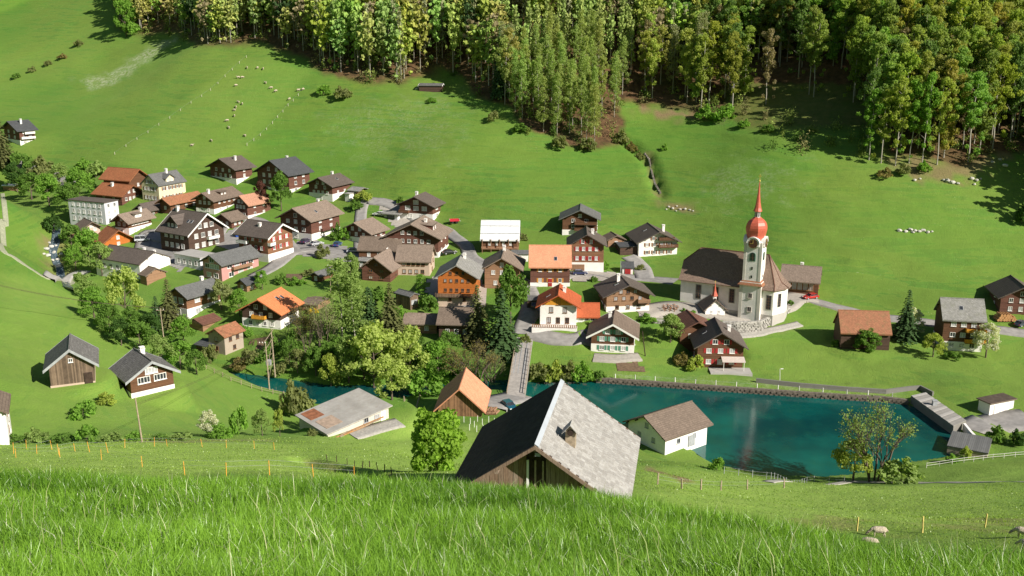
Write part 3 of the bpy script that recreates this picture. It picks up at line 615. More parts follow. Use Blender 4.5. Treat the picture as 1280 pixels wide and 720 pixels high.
house('modern', 'wide dark roofed house with blank white gable wall in front of the hotel', (176,349), 60, 214, 121, 331, 'R', 24, 'white', 'dkbrown', f=(0,), s=(5,), g=0, chim=((-.1, .5, .6), (-.25, .7, .5)), ox=.4, oy=.3, pane=GLASS, win=(1.4, 1.4))
house('leanbarn', 'little brown boarded shed against the blank white gable wall', (184,357), 52, 208, 176, 345, 'R', 26, 'tan', 'brown', 'shed', 'shed', f=(), s=(), g=0, chim=(), nowin=True, ox=.5, oy=.4)
house('greyhouse', 'brown house with broad grey roof and white basement beside the tall dark spruce', (235,400), 57, 277, 214, 371, 'L', 27, 'mid', 'grey', base=2.9, f=(1, 2), s=(2, 2), g=0, win=(1.7, 1.6), chim=((.25, -.1, .9),), oy=.7)
house('pinkhouse', 'pink two storey house with long grey roof and balcony facing the garden', (278,352), 57, 324, 255, 330, 'L', 27, 'pink', 'grey', f=(2, 3), s=(3, 4), g=1, win=(1.9, 1.4), bal=(('R', 2.7, .25, .75, 'tan'),), chim=(), oy=.9)
house('darkgarage', 'small dark garden house with grey roof right of the pink house', (309,365), 57, 321, 297, 356, 'L', 30, 'tan', 'slate', 'shed', 'garden_house', f=(1,), s=(1,), g=0, chim=(), ox=.5, oy=.6)
house('redshut', 'brown three storey chalet with red shutters and white edged gable on the street', (336,328), 60, 367, 300, 296, 'R', 28, 'mid', 'dkbrown', base=2.4, f=(0, 3, 3), s=(0, 4, 3), g=1, shut=REDP, barge=WHITE, bal=(('L', 4.9, .0, .35, WHITE), ('F', 4.9, .0, .2, WHITE)), chim=((.0, -.4, .7),), win=(1.0, 1.2))
house('restaurant', 'dark chalet with wide brown roof above a white ground floor at the street corner', (390,302), 62, 425, 352, 275, 'L', 27, 'red', 'brown2', base=2.4, f=(1, 3, 3), s=(2, 2, 2), g=1, win=(1.3, 1.2), chim=((.38, -.15, .8),), skyl=((1, -.1, .6),), oy=1.5, bal=(('R', 2.5, .3, .9, 'red'),), shut=None)
house('streetchalet', 'red brown chalet just above the long low roof', (464,307), 62, 482, 428, 291, 'L', 25, 'red', 'brown2', base=2.2, f=(2, 3), s=(2, 2), g=2, chim=(), oy=1.3)
house('newchalet', 'dark chalet with white basement and big panorama windows highest on the slope', (541,277), 72, 551, 500, 257, 'L', 24, 'red', 'dkbrown', base=2.4, f=(2, 3), s=(1, 1), g=1, win=(1.8, 1.4), bars=2, chim=((.2, -.3, 1),), oy=1.6, ox=1.4, bal=(('F', 2.5, .0, .3, 'brown'),))
house('newgarage', 'open garage with dark doors beside the highest chalet', (497,276), 65, 505, 480, 268, 'R', 8, 'bluewhite', 'ltgrey', 'garage', 'garage', f=(), s=(), g=0, chim=(), nowin=True, door=('L', .5, 3, 2, GLASS))
house('longred', 'large red brown house with white windows and a wide roof dormer above the village lane', (548,322), 79, -12, 484, 297, 'L', 25, 'red', 'brown2', base=1.6, f=(4, 6), s=(2, 2), g=4, pane=GLASS, win=(1.0, 1.1), dorm=(('shed', 1, -.05, 4.2),), chim=((.05, .3, 1),), ox=1.3)
house('longlow', 'low building with long plain brown roof and satellite dish beside the street', (499,326), 84, -8, 449, 313, 'R', 36, 'brown', 'brown', 'barn', 'low_building', f=(), s=(3,), g=0, chim=(), ox=.6, oy=.5)
house('palehouse', 'pale plastered house with brown roof and dark windows below the red brown house', (537,345), 84, -8, 497, 326, 'R', 40, 'pale', 'brown2', 'house', 'plaster_house', f=(1, 2), s=(4, 5), g=1, chim=(), pane=GLASS, frame=FRAMEB, ox=.7, oy=.6)
house('darktimber', 'dark weathered timber house with steep brown gable beside the pale plastered house', (488,353), 76, -9, 453, 336, 'L', 36, 'red', 'brown2', f=(2, 2), s=(1, 1), g=1, chim=(), win=(1.2, .9), pane=GLASS, frame=FRAMEB)
house('greyshed', 'narrow shed with plain grey roof among the garden trees', (513,388), 48, 523, 495, 371, 'R', 22, 'grey', 'grey', 'shed', 'shed', f=(2,), s=(0,), g=0, chim=(), ox=.4, oy=.3, frame=METAL)
house('backroof', 'dark brown house with plain roof squeezed behind the white dormer house', (186,272), 64, 206, 172, 262, 'L', 32, 'brown', 'dkbrown', f=(1, 1), s=(2, 2), g=0, chim=())
house('streetannex', 'small flat roofed annex between the long low roof and the dark weathered house', (458,336), 70, -4, 446, 327, 'R', 8, 'grey', 'ltgrey', 'annex', 'annex', f=(1,), s=(1,), g=0, chim=(), ox=.3, oy=.3)
house('lanehouse', 'brown house with low roof between the hotel and the pinkish roofed chalet', (290,286), 62, 304, 272, 275, 'L', 28, 'red', 'brown', f=(2,), s=(2,), g=0, chim=())
# --- centre
house('orangehouse', 'tall orange timber house with light grey roof and rows of small windows', (595,381), 86, -11, 548, 346, 'L', 31, 'orange', 'ltgrey', 'house', 'timber_house', base=2.2, basemat='pale', f=(2, 5, 5), s=(2, 2, 2), g=3, pane=GLASS, frame=FRAMEB, win=(.75, .9), bal=(('F', 2.2, -.06, 1.0, 'grey'),), chim=((.35, .2, 1),), oy=1.2)
house('brownhid', 'brown roofed timber house half hidden behind the round green tree', (649,361), 86, -10, 606, 335, 'L', 30, 'tan', 'brown2', f=(2, 3), s=(1, 1), g=1, chim=((.3, 0, 1),), barge=None)
house('whiteroof', 'timber house with bright white metal roof and open porch posts on the meadow edge', (648,312), 88, -9, 602, 298, 'R', 43, 'brown', 'white', 'house', 'timber_house', base=.9, basemat='tan', f=(1,), s=(4,), g=0, chim=(), ox=.8, oy=.4, win=(.7, 1.1))
house('smallgarage', 'little white garage with grey roof between the white roof and the salmon roof', (660,327), 88, -4, 640, 318, 'R', 14, 'white', 'grey', 'garage', 'garage', f=(), s=(1,), g=0, chim=(), ox=.3, oy=.3)
house('salmonhouse', 'dark timber house under a big salmon pink tiled roof with orange shutters', (712,358), 88.5, -8.5, 663, 331, 'R', 44, 'red', 'salmon', 'house', 'timber_house', base=1.0, f=(2, 2), s=(3, 3), g=1, shut=ORGP, win=(.9, 1.15), chim=(), oy=.5, skyl=((-1, -.14, .75),), ox=.9, door=('L', .5, 1.1, 2.1, REDP))
house('upperbrown', 'brown chalet with balconies on the meadow edge above the chalet with garages', (746,294), 85, -9, 703, 273, 'L', 25, 'brown', 'grey', base=1.6, f=(1, 2, 2), s=(1, 1, 1), g=1, win=(1.1, 1.1), bal=(('F', 3.4, .35, 1.0, 'brown'), ('F', 1.5, .35, 1.0, 'brown')), chim=(), oy=1.5, ox=1.2)
house('garagechalet', 'brown chalet with red shutters above white walled double garages', (754,341), 87, -9.5, 712, 306, 'L', 31, 'mid', 'dkbrown', base=3.0, f=(0, 4, 4), s=(1, 1, 1), g=2, shut=REDP, win=(.85, 1.1), chim=((0, .35, 1),), skyl=((1, .1, .4),), oy=1.2, door=('F', .22, 4.2, 2.4, WALL['tan']), ox=1.0)
house('whitechalet', 'white plaster house with brown balcony half and grey roof facing the church', (798,321), 7, 846, -12, 302, 'R', 25, 'white', 'dkbrown', 'house', 'plaster_house', f=(4, 4), s=(2, 2), g=2, shut=BRNP, pane=GLASS, bal=(('F', 2.8, .5, 1.0, 'brown'), ('F', 5.0, .5, .9, 'brown')), chim=((.05, .55, 1.7),), skyl=((-1, .1, .4),), oy=1.4, ox=1.1, win=(.9, 1.1))
house('carport', 'grey roofed car port against the white plaster house', (775,319), 10, 797, -7, 309, 'L', 5, 'dark', 'slate', 'carport', 'carport', f=(), s=(), g=0, chim=(), nowin=True, ox=.3, oy=.3)
house('littleshed', 'little brown garden shed with pitched roof left of the white plaster house', (760,309), 12, 780, -5, 300, 'R', 24, 'tan', 'brown', 'shed', 'garden_shed', f=(1,), s=(0,), g=0, chim=(), ox=.6, oy=.6)
house('kiosk', 'tiny red fronted garage with dark roof standing on the side lane', (791,343), 86, -4, 778, 335, 'R', 28, 'white', 'slate', 'garage', 'garage', f=(), s=(), g=0, chim=(), nowin=True, ox=.3, oy=.3, door=('L', .5, 1.7, 1.6, REDP))
house('bigbrown', 'long brown chalet with white chimney and two balconies below the church road', (758,390), 7, 811, -10, 369, 'R', 24, 'tan', 'dkbrown', base=1.4, f=(3, 4), s=(2, 2), g=3, frame=FRAMEB, pane=GLASS, win=(.95, 1.1), chim=((.05, -.25, 1.6),), skyl=((-1, -.1, .4),), bal=(('F', 2.3, .72, 1.0, 'tan'),), oy=1.2, ox=1.3)
house('whiteorange', 'white plaster house with orange boarded gable and bright red orange roof', (720,408), 85, -9, 675, 382, 'L', 30, 'white', 'red', 'house', 'plaster_house', f=(3, 2), s=(1, 1), g=1, gwall='yellow', pane=GLASS, win=(1.0, 1.5), chim=((.05, .3, 1),), skyl=((-1, -.1, .6),), oy=1.2, ox=1.1, frame=FRAMEB)
house('orangeannex', 'low white annex with plain red orange roof right of the orange gabled house', (748,405), 88, -5.5, 719, 395, 'R', 40, 'white', 'red', 'annex', 'annex', f=(), s=(3,), g=0, chim=(), ox=.6, oy=.4, pane=GLASS)
house('lowerhouse', 'brown house with green shutters and white basement near the lake bank', (792,442), 82, -10, 739, 420, 'L', 29, 'brown', 'brown', base=2.1, f=(3, 3), s=(1, 1), g=2, shut=GRNP, win=(1.15, 1.15), chim=((.15, -.2, 1.2),), oy=1.2, ox=1.2, barge=WHITE)
house('carshelter', 'open shelter with hedge on its flat roof beside the steep village road', (672,386), 86, -4, 659, 376, 'R', 3, 'dark', 'grey', 'carport', 'carport', f=(), s=(), g=0, chim=(), nowin=True, ox=.2, oy=.2)
house('redwhite', 'brown chalet with red shutters and pale awning close to the lake wall', (871,459), -3, 928, -10.5, 432, 'R', 32, 'brown', 'dkbrown', base=0, f=(3, 3), s=(1, 1), g=2, shut=REDP, win=(1.2, 1.15), chim=((.05, .5, 1),), skyl=((-1, .0, .6),), oy=1.2, ox=1.0)
house('behindred', 'small house with red brown roof tucked behind the chalet with the awning', (850,430), 6, 890, -8, 412, 'R', 26, 'brown', 'redbrown', f=(2,), s=(1,), g=0, chim=())
house('sextonbarn', 'long wooden building with white gable wall and barred doors right of the church', (1022,371), 71, -7.5, 976, 350, 'R', 33, 'brown', 'brown2', 'barn', 'wooden_building', f=(1,), s=(5,), g=0, win=(1.3, 2.2), bars=2, frame=LOGW, chim=((.0, .1, .6),), ox=1.4, oy=.5)
# --- right
house('brickshed', 'field barn with rusty brick red roof alone in the meadow below the church', (1111,438), 84, -8, 1050, 416, 'R', 44, 'dark', 'oldbrick', 'barn', 'barn', f=(1,), s=(1,), g=0, chim=(), ox=.6, oy=.3, pane=GLASS, frame=FRAMEB)
house('greychalet', 'dark house with light grey roof and orange balconies at the right edge', (1226,440), 80, -8.5, 1176, 401, 'R', 42, 'brown', 'ltgrey', f=(2, 2, 2), s=(3, 3, 3), g=1, bal=(('L', 4.9, .55, 1.05, 'yellow'), ('L', 2.3, .55, 1.05, 'yellow')), base=2.3, chim=(), skyl=((-1, .05, .5),), ox=.5, oy=.5, win=(1.2, 1.1))
house('farright', 'red brown chalet with dark roof at the far right above a stack of logs', (1249,391), -10, -10, -10, 370, 'R', 28, 'red', 'dkbrown', f=(3, 3), s=(1, 1), g=1, chim=(), oy=1.4, pane=CURT)
flat_building('lakegarage', 'white garage with dark flat roof on the meadow right of the lake', (1236,520), 23, 1266, 1222, 504, 'white', ROOF['brown'], 'garage', 'garage', he=2.7, door=('F', .5, 4.4, 2.1, WHITE), lip=.4)
flat_building('weirhouse', 'half buried concrete building with flat grey roof at the lake outlet', (1234,572), 60, -8, -7, 560, 'stone', ROOF['grey'], 'building', 'weir_house', he=.7, lip=.1)
# --- left slope and lower left
house('hut', 'tiny hut with white tin roof at the edge of the left meadow', (19,239), 80, -3, 4, 232, 'R', 12, 'tan', 'white', 'hut', 'hut', f=(), s=(), g=0, chim=(), nowin=True, he=2.0, ox=.3, oy=.3)
house('hillhut', 'low cattle hut with flat white edged roof under the forest edge', (552,115), 84, -5, 524, 106, 'R', 12, 'dark', 'grey', 'hut', 'cattle_hut', f=(), s=(), g=0, chim=(), nowin=True, he=2.4, barge=WHITE, ox=.4, oy=.3)
house('greybarn', 'weathered grey brown barn with grey shingle roof alone on the left meadow', (64,485), 22, 119, -8, 459, 'R', 37, 'grey', 'wood', 'barn', 'barn', base=.35, basemat='pale', f=(), s=(), g=1, win=(.7, .7), chim=(), ox=.9, oy=.6, barge=METAL, door=('F', .86, 1.3, 2.0, DARKW))
house('housebarn', 'brown timber house with green shutter and white basement right of the weathered barn', (165,498), 39, 218, -7.5, 473, 'R', 31, 'brown', 'wood', 'house', 'timber_house', base=.9, f=(0, 2), s=(0, 1), g=1, win=(2.2, 1.2), bars=3, chim=((.25, .15, .8),), ox=1.1, oy=.8, barge=METAL, frame=WHITE, pane=CURT)
house('edgehouse', 'white plaster house with brown roof cut by the left edge of the picture', (12,556), 114, -7, -8, 515, 'L', 30, 'white', 'brown', 'house', 'plaster_house', f=(2, 2), s=(1, 1), g=0, chim=(), oy=.5, ox=.5, pane=GLASS, shut=BRNP)
house('flowerchalet', 'dark chalet with bright orange roof, flower balcony and white basement', (351,412), 74, -9.5, 304, 390, 'L', 29, 'dark', 'orange', base=2.3, f=(4, 3), s=(1, 1), g=2, bal=(('F', 2.5, .3, .65, 'yellow'),), chim=(), skyl=((1, .0, .4), (1, .2, .45)), oy=1.4, ox=1.2, pane=CURT)
house('stonehouse', 'small stone mill with orange tiled roof above the stream', (282,444), 60, 305, 262, 421, 'L', 28, 'stone', 'oldbrick', 'house', 'stone_house', f=(1, 1), s=(1, 2), g=0, chim=(), ox=.5, oy=.5, pane=GLASS, frame=FRAMEB)
house('millshed', 'low dark lean roofed shed on the left side of the stone mill', (262,444), 60, -5, 246, 434, 'R', 12, 'dark', 'slate', 'shed', 'shed', f=(), s=(), g=0, chim=(), nowin=True, ox=.5, oy=.4)
house('brownshed', 'small brown shed behind the stone mill with a grey lean roof', (254,415), 57, 276, 236, 406, 'L', 18, 'tan', 'redbrown', 'shed', 'shed', f=(), s=(), g=0, chim=(), nowin=True, ox=.5, oy=.4)
house('gardenhut', 'brown garden hut with grey and white roof in the village gardens', (400,353), 60, 419, 390, 345, 'L', 26, 'brown', 'grey', 'shed', 'garden_hut', f=(1,), s=(0,), g=0, chim=(), ox=.6, oy=.6)
house('flatannex', 'low grey annex with brown flat roof right of the bright orange roofed chalet', (396,390), 70, -7, 378, 382, 'R', 10, 'tan', 'brown', 'shed', 'shed', f=(), s=(), g=0, chim=(), nowin=True, ox=.4, oy=.4)
house('shadeleft', 'low shed with brown roof in the shade below the orange timber house', (546,417), 84, -6, 505, 405, 'R', 26, 'tan', 'brown2', 'shed', 'shed', f=(), s=(2,), g=0, chim=(), ox=.6, oy=.4, pane=GLASS)
house('shadehouse', 'dark brown house in the shade of the two tall spruces', (592,428), 85, -9, 549, 404, 'R', 27, 'dark', 'brown', f=(1,), s=(3,), g=0, chim=(), ox=1.0, oy=.6, pane=GLASS)
house('lakehouse', 'white house with brown roof standing directly on the near lake shore', (831,569), 37, 883, 785, 556, 'L', 27, 'white', 'brown', 'house', 'boat_house', f=(2,), s=(2,), g=1, win=(.9, 1.0), pane=GLASS, frame=METAL, chim=(), ox=.8, oy=.9, he=3.6, door=('R', .62, 1.8, 2.3, METAL))
house('tilebarn', 'wooden barn with bright orange tiled roof beside the parked blue car', (602,521), 86, -10.5, 548, 515, 'L', 43, 'barn', 'salmon', 'barn', 'barn', f=(), s=(), g=0, chim=(), nowin=True, ox=.9, oy=.8, he=1.7)

# ------------------------------------------------------------------ church
STONE = plain('wall_stones', (.36, .34, .31), .9, .5, 1.6); STONED = plain('dark_stones', (.15, .125, .10), .9, .4, 2)
REDROOF = plain('red_painted_shingles', (.52, .115, .070), .45, .12, 3, .4); GOLD = plain('gilt', (.7, .5, .12), .35, .1)
CLOCKF = plain('clock_face_brown', (.10, .045, .03), .5, .15)
P0 = ground(850, 376); ang = R(-28); nx = Vector((math.cos(ang), math.sin(ang), 0)); ny = Vector((-math.sin(ang), math.cos(ang), 0))
Pb = P0.copy(); Pb.z = min(P0.z, ground(924, 389).z)
church = tag(empty('church', Pb, ang), 'white village church with brown roof and red onion spire', 'church')
def sol_along(ut, P, d):
    a = (ut-640)/F; D = P.y*CP-P.z*SP; return (a*D-P.x)/(d.x-a*d.y*CP)
CL = sol_along(965, Pb, nx); CW = 11.0; EH = 7.7; CRZ = 15.0
foot = [(0, 0), (CL, 0), (CL+2, 4.3), (CL+2, 6.7), (CL, CW), (0, CW)]
MB().prism(foot, -4, EH).build('wall', WALL['white'], church)
mb = MB(); mb.prism([(x+(.12 if x > 1 else -.12), y+(-.12 if y < 5 else .12)) for x, y in foot], -4, .7); mb.build('plinth', plaster('plinth_grey', (.46, .43, .39)), church)
rs, re = 3.4, CL-3.0; o_ = .8
eave = [(-.5, -o_), (CL+.3, -o_), (CL+2+o_, 3.9), (CL+2+o_, 7.1), (CL+.3, CW+o_), (-.5, CW+o_)]
kick = [(-.5, .75), (CL-.1, .75), (CL+.8, 4.3), (CL+.8, 6.7), (CL-.1, CW-.75), (-.5, CW-.75)]
vs = [(x, y, EH-.45) for x, y in eave]+[(x, y, EH+.75) for x, y in kick]+[(-.5, 3.0, 11.6), (-.5, CW-3.0, 11.6), (rs, CW/2, CRZ), (re, CW/2, CRZ)]+[(x, y, EH-.62) for x, y in eave]
fs = [(0, 1, 7, 6), (1, 2, 8, 7), (2, 3, 9, 8), (3, 4, 10, 9), (4, 5, 11, 10), (6, 7, 15, 14, 12), (7, 8, 15), (8, 9, 15), (9, 10, 15), (10, 11, 13, 14, 15), (12, 14, 13), (5, 0, 6, 12, 13, 11),
      (16, 17, 1, 0), (17, 18, 2, 1), (18, 19, 3, 2), (19, 20, 4, 3), (20, 21, 5, 4), (21, 16, 0, 5), (21, 20, 19, 18, 17, 16)]
mb = MB(); mb.add(vs, fs)
t = NT('church_roof'); o = t.coord(); x, y, z = t.sep(o); b = t.new('ShaderNodeTexBrick'); t.put(b.inputs['Vector'], t.comb(t.math('ADD', x, y), t.math('MULTIPLY', z, 1.35)))
b.inputs['Scale'].default_value = 1; b.inputs['Brick Width'].default_value = .35; b.inputs['Row Height'].default_value = .4; b.inputs['Mortar Size'].default_value = .025
b.inputs['Color1'].default_value = (.22, .15, .115, 1); b.inputs['Color2'].default_value = (.30, .21, .16, 1); b.inputs['Mortar'].default_value = (.06, .04, .03, 1)
t.base(t.mix(t.math('MULTIPLY', t.ramp(t.noise(.4, o, 6), .4, .65), .5), b.outputs[0], (.20, .14, .105)), .8, .25); t.bump(t.math('FRACT', t.math('MULTIPLY', z, 3.4)), .4, .05)
CHROOF = t.m; rf = mb.build('roof', CHROOF, church)
mb = MB(); 
for a_, b_ in (((rs, CW/2, CRZ), (re, CW/2, CRZ)), ((re, CW/2, CRZ), kick[1]+(EH+.75,)), ((re, CW/2, CRZ), kick[2]+(EH+.75,)), (kick[1]+(EH+.75,), eave[1]+(EH-.4,)), (kick[2]+(EH+.75,), eave[2]+(EH-.4,)), ((-.5, 3, 11.6), (rs, CW/2, CRZ))): mb.tube([a_, b_], .13, 5)
tag(mb.build('ridge_caps', ROOF['redbrown'], rf), kind='stuff')
def tall_window(x, y, z, w, h, rz, parent, arch=True, fm=None):
    M = Matrix.Translation((x, y, z)) @ Matrix.Rotation(rz, 4, 'Z')
    pr = [(-w/2, 0), (w/2, 0), (w/2, h)]+([(w/2*math.cos(a), h+w/2*math.sin(a)) for a in np.linspace(.3, math.pi-.3, 5)] if arch else [])+[(-w/2, h)]
    sur = [(px*1.35, pz*1.06-.15) for px, pz in pr]
    mb = MB(); mb.extrude([M @ Vector((px, -.06, pz)) for px, pz in sur], M.to_3x3() @ Vector((0, .05, 0))); wo = mb.build('window', fm or plaster('window_surround', (.55, .50, .44)) if fm is None and 'window_surround' not in bpy.data.materials else (fm or bpy.data.materials['window_surround']), parent)
    mb = MB(); mb.extrude([M @ Vector((px, -.12, pz)) for px, pz in pr], M.to_3x3() @ Vector((0, .05, 0))); mb.build('pane', GLASS, wo)
    mb = MB(); mb.box(0, -.14, h/2, .05, .03, h, M=M)
    for k in range(1, int(h/.7)): mb.box(0, -.14, k*.7, w, .03, .05, M=M)
    tag(mb.build('glazing_bars', FRAMEB, wo), kind='stuff')
for px in (872, 893.5, 913.5): tall_window(sol_along(px, Pb, nx), 0, 2.7, 1.25, 3.6, 0, church, False)
tall_window(CL-1.1, 0, 2.2, 1.2, 3.6, 0, church, False)
a2 = math.atan2(4.3, 2); tall_window(CL+1.0, 2.15, 2.6, 1.1, 3.4, a2, church, False)
tx0 = sol_along(924.6, Pb, nx); tx1 = sol_along(950.5, Pb, nx); tw = tx1-tx0; tc = (tx0+tx1)/2; ty = tw/2-1.6
tower = MB().box(tc, ty, 2.5, tw, tw, 13).build('tower', WALL['white'], church)
mb = MB()
hw = tw/2
for (sx, sy) in ((-1, -1), (1, -1), (1, 1), (-1, 1)): mb.box(tc+sx*(hw-.35), ty+sy*(hw-.35), 2.5, .8, .8, 12.9)
mb.build('corner_pilasters', WALL['cream'] if False else plaster('pilaster', (.66, .62, .55)), tower)['kind'] = 'stuff'
sw = 2.2; q = hw+.55
mb = MB(); mb.add([(tc-q, ty-q, 8.3), (tc+q, ty-q, 8.3), (tc+q, ty+q, 8.3), (tc-q, ty+q, 8.3), (tc-sw, ty-sw, 9.35), (tc+sw, ty-sw, 9.35), (tc+sw, ty+sw, 9.35), (tc-sw, ty+sw, 9.35)],
    [(3, 2, 1, 0), (4, 5, 6, 7), (0, 1, 5, 4), (1, 2, 6, 5), (2, 3, 7, 6), (3, 0, 4, 7)]); mb.build('skirt_roof', ROOF['oldbrick'], tower)
shaft = MB().box(tc, ty, 14.1, 2*sw, 2*sw, 10.4).build('shaft', WALL['white'], church)
mb = MB()
for (sx, sy) in ((-1, -1), (1, -1), (1, 1), (-1, 1)): mb.box(tc+sx*(sw-.25), ty+sy*(sw-.25), 14.1, .62, .62, 10.3)
mb.build('corner_pilasters', bpy.data.materials['pilaster'], shaft)['kind'] = 'stuff'
# clock gables (four), clocks, belfry windows, onion, lantern, spire, cross
for k in range(4):
    M = Matrix.Translation((tc, ty, 0)) @ Matrix.Rotation(k*math.pi/2, 4, 'Z')
    pr = [(1.55*math.cos(a), 19.0+1.5*math.sin(a)) for a in np.linspace(0, math.pi, 11)]
    mb = MB(); mb.extrude([M @ Vector((x, -sw-.42, z)) for x, z in pr+[(-1.55, 18.2), (1.55, 18.2)]], M.to_3x3() @ Vector((0, .9, 0))); mb.build('clock_gable', WALL['white'], shaft)
    mb = MB()
    for i in range(10): 
        (xa, za), (xb, zb) = pr[i], pr[i+1]; mb.extrude([M @ Vector((xa*1.02, -sw-.56, za+.02)), M @ Vector((xb*1.02, -sw-.56, zb+.02)), M @ Vector((xb*1.09, -sw-.56, 19+(zb-19)*1.09+.04)), M @ Vector((xa*1.09, -sw-.56, 19+(za-19)*1.09+.04))], M.to_3x3() @ Vector((0, 1.6, 0)))
    mb.build('clock_hood', WHITE, shaft)
    mb = MB(); mb.extrude([M @ Vector((1.17*math.cos(a), -sw-.50, 18.95+1.17*math.sin(a))) for a in np.linspace(0, 2*math.pi, 20, endpoint=False)], M.to_3x3() @ Vector((0, .06, 0))); ck = mb.build('clock', CLOCKF, shaft)
    for a, ln in ((R(178), .75), (R(92), .95)):
        mb = MB(); mb.box(math.cos(a)*ln/2, -sw-.55, 18.95+math.sin(a)*ln/2, ln*abs(math.cos(a))+.04, .04, ln*abs(math.sin(a))+.04, M=M); mb.build('clock_hand', GOLD, ck)
    mb = MB()
    for a in range(12): mb.box(math.cos(a*math.pi/6)*1.0, -sw-.53, 18.95+math.sin(a*math.pi/6)*1.0, .08, .04, .08, M=M)
    tag(mb.build('hour_marks', GOLD, ck), kind='stuff')
    wpos = M @ Vector((0, -sw, 14.9)); tall_window(wpos.x, wpos.y, 14.6, 1.15, 1.5, k*math.pi/2, shaft, True, GRNP)
    mb = MB()
    for z in (10.4, 12.6): mb.box(.05, -sw-.03, z, .35, .1, .7, M=M)
    tag(mb.build('slit_windows', GLASS, shaft), kind='stuff')
for z in (2.0, 5.6):
    Mw = Matrix.Translation((tc+.1, ty-hw-.05, z)); add_window(tower, Mw, 1.05, 1.3, bpy.data.materials['window_surround'], GLASS)
r8 = math.pi/8
MB().lathe([(2.3, 19.0), (2.58, 19.2), (2.52, 19.6), (2.36, 20.2), (2.34, 20.7), (2.5, 21.4), (2.64, 22.1), (2.66, 22.7), (2.52, 23.4), (2.2, 24.1), (1.7, 24.65), (1.15, 25.05), (.9, 25.3)], 8, tc, ty, r8).build('onion_dome', REDROOF, church)
mb = MB(); mb.lathe([(.72, 25.2), (.72, 26.9)], 8, tc, ty, r8); ln_ = mb.build('lantern', WHITE, church)
mb = MB()
for k in range(8): a = k*math.pi/4; mb.box(tc+.69*math.cos(a), ty+.69*math.sin(a), 26.0, .05, .32, 1.1, rz=a)
tag(mb.build('lantern_openings', GLASS, ln_), kind='stuff')
MB().lathe([(1.1, 26.75), (1.05, 26.95), (.82, 27.6), (.55, 29.0), (.3, 31.3), (.12, 33.6), (.06, 34.2)], 8, tc, ty, r8).build('spire', REDROOF, church)
mb = MB(); mb.lathe([(.02, 34.0), (.22, 34.25), (.22, 34.45), (.02, 34.7)], 8, tc, ty); mb.box(tc, ty, 35.3, .1, .1, 1.4); mb.box(tc, ty, 35.5, .8, .1, .1); mb.build('cross', GOLD, church)
# chapel below the nave
house('chapel', 'tiny white chapel with pointed red turret in the churchyard', (881.5,394.5), 6, 906, -5.5, 387, 'R', 42, 'white', 'brown2', 'chapel', 'chapel', f=(2,), s=(0,), g=0, win=(.55, .9), chim=(), ox=.5, oy=.4, pane=GLASS, barge=None)
cr_, cw_, cl_, ch_ = HOUSES['chapel']; rz_ = ch_+math.tan(R(42))*cw_/2
mb = MB(); mb.box(0, -1.6, rz_+.35, .8, .8, 1.3); tu = mb.build('turret', WALL['white'], cr_)
MB().lathe([(.85, rz_+.95), (.8, rz_+1.05), (.35, rz_+2.2), (.05, rz_+4.2)], 6, 0, -1.6).build('turret_roof', REDROOF, tu)
MB().box(0, -1.6, rz_+4.5, .06, .06, .9).box(0, -1.6, rz_+4.6, .4, .06, .06).build('cross', GOLD, tu)

# ------------------------------------------------------------------ walls, dam, bridge
def wall_run(name, label, W3, thick, top, mat, stones=None, depth=1.5, cat='wall', sd=0, size=.7):
    """W3 = base points; top = height above them (number or list)"""
    root = tag(empty(name, W3[0]), label, cat); org = W3[0]; mb = MB(); n = len(W3); tops = top if isinstance(top, list) else [top]*n
    offs = []
    for i, p in enumerate(W3):
        tg = (W3[min(i+1, n-1)]-W3[max(i-1, 0)]); tg.z = 0; tg.normalize(); offs.append(Vector((tg.y, -tg.x, 0))*thick/2)
    vs = []
    for p, o, h in zip(W3, offs, tops): vs += [p-org+o-Vector((0, 0, depth)), p-org-o-Vector((0, 0, depth)), p-org-o+Vector((0, 0, h)), p-org+o+Vector((0, 0, h))]
    fs = [(4*i+a, 4*i+4+a, 4*i+4+(a+1) % 4, 4*i+(a+1) % 4) for i in range(n-1) for a in range(4)]+[(0, 1, 2, 3), (4*n-1, 4*n-2, 4*n-3, 4*n-4)]
    mb.add(vs, fs); mb.build('masonry', mat, root)
    if stones:
        rg = random.Random(sd+5); mb = MB()
        for i in range(n-1):
            a, b = W3[i]-org+offs[i], W3[i+1]-org+offs[i+1]; L = (b-a).length; k = int(L/size)
            an = math.atan2(b.y-a.y, b.x-a.x)
            for j in range(k):
                f = (j+.5)/k; h = tops[i]*(1-f)+tops[i+1]*f; p = a.lerp(b, f)
                for m in range(max(1, int((h+.3)/(size*.62)))):
                    mb.box(p.x+math.cos(an)*size*(rg.uniform(-.18, .18)+(.5 if m % 2 else 0)), p.y+math.sin(an)*size*(.5 if m % 2 else 0), p.z-.2+(m+.5)*size*.6+rg.uniform(-.05, .05), size*rg.uniform(.7, 1.0), .3+rg.random()*.14, size*.6*rg.uniform(.7, .98), rz=an+rg.uniform(-.06, .06))
        tag(mb.build('stones', stones, root), kind='stuff')
    return root
def gpts(px): return [ground(u, v) for u, v in px]
cwp = gpts([(812, 402), (835, 405), (862, 409), (895, 412), (919, 414.5), (949, 413), (968, 402), (986, 389)])
wall_run('churchyard_wall', 'pale dry stone retaining wall below the church', cwp, .7, [.7, 1.0, 1.5, 2.1, 2.6, 2.5, 1.9, 1.0], STONE, STONE, 2, sd=1, size=.8)
lw = [Vector((p.x, p.y, LZ)) for p in LAKE[16:20]]; lw = [at_z(745, 477, LZ)]+lw
lw = [p + Vector((0, -.25, 0)) for p in lw]
lakefar = [lw[0]]; acc_ = 0.0
for a, b in zip(lw[:-1], lw[1:]):
    n_s = max(1, round((b-a).length/2.3)); lakefar += [a.lerp(b, (k+1)/n_s) for k in range(n_s)]
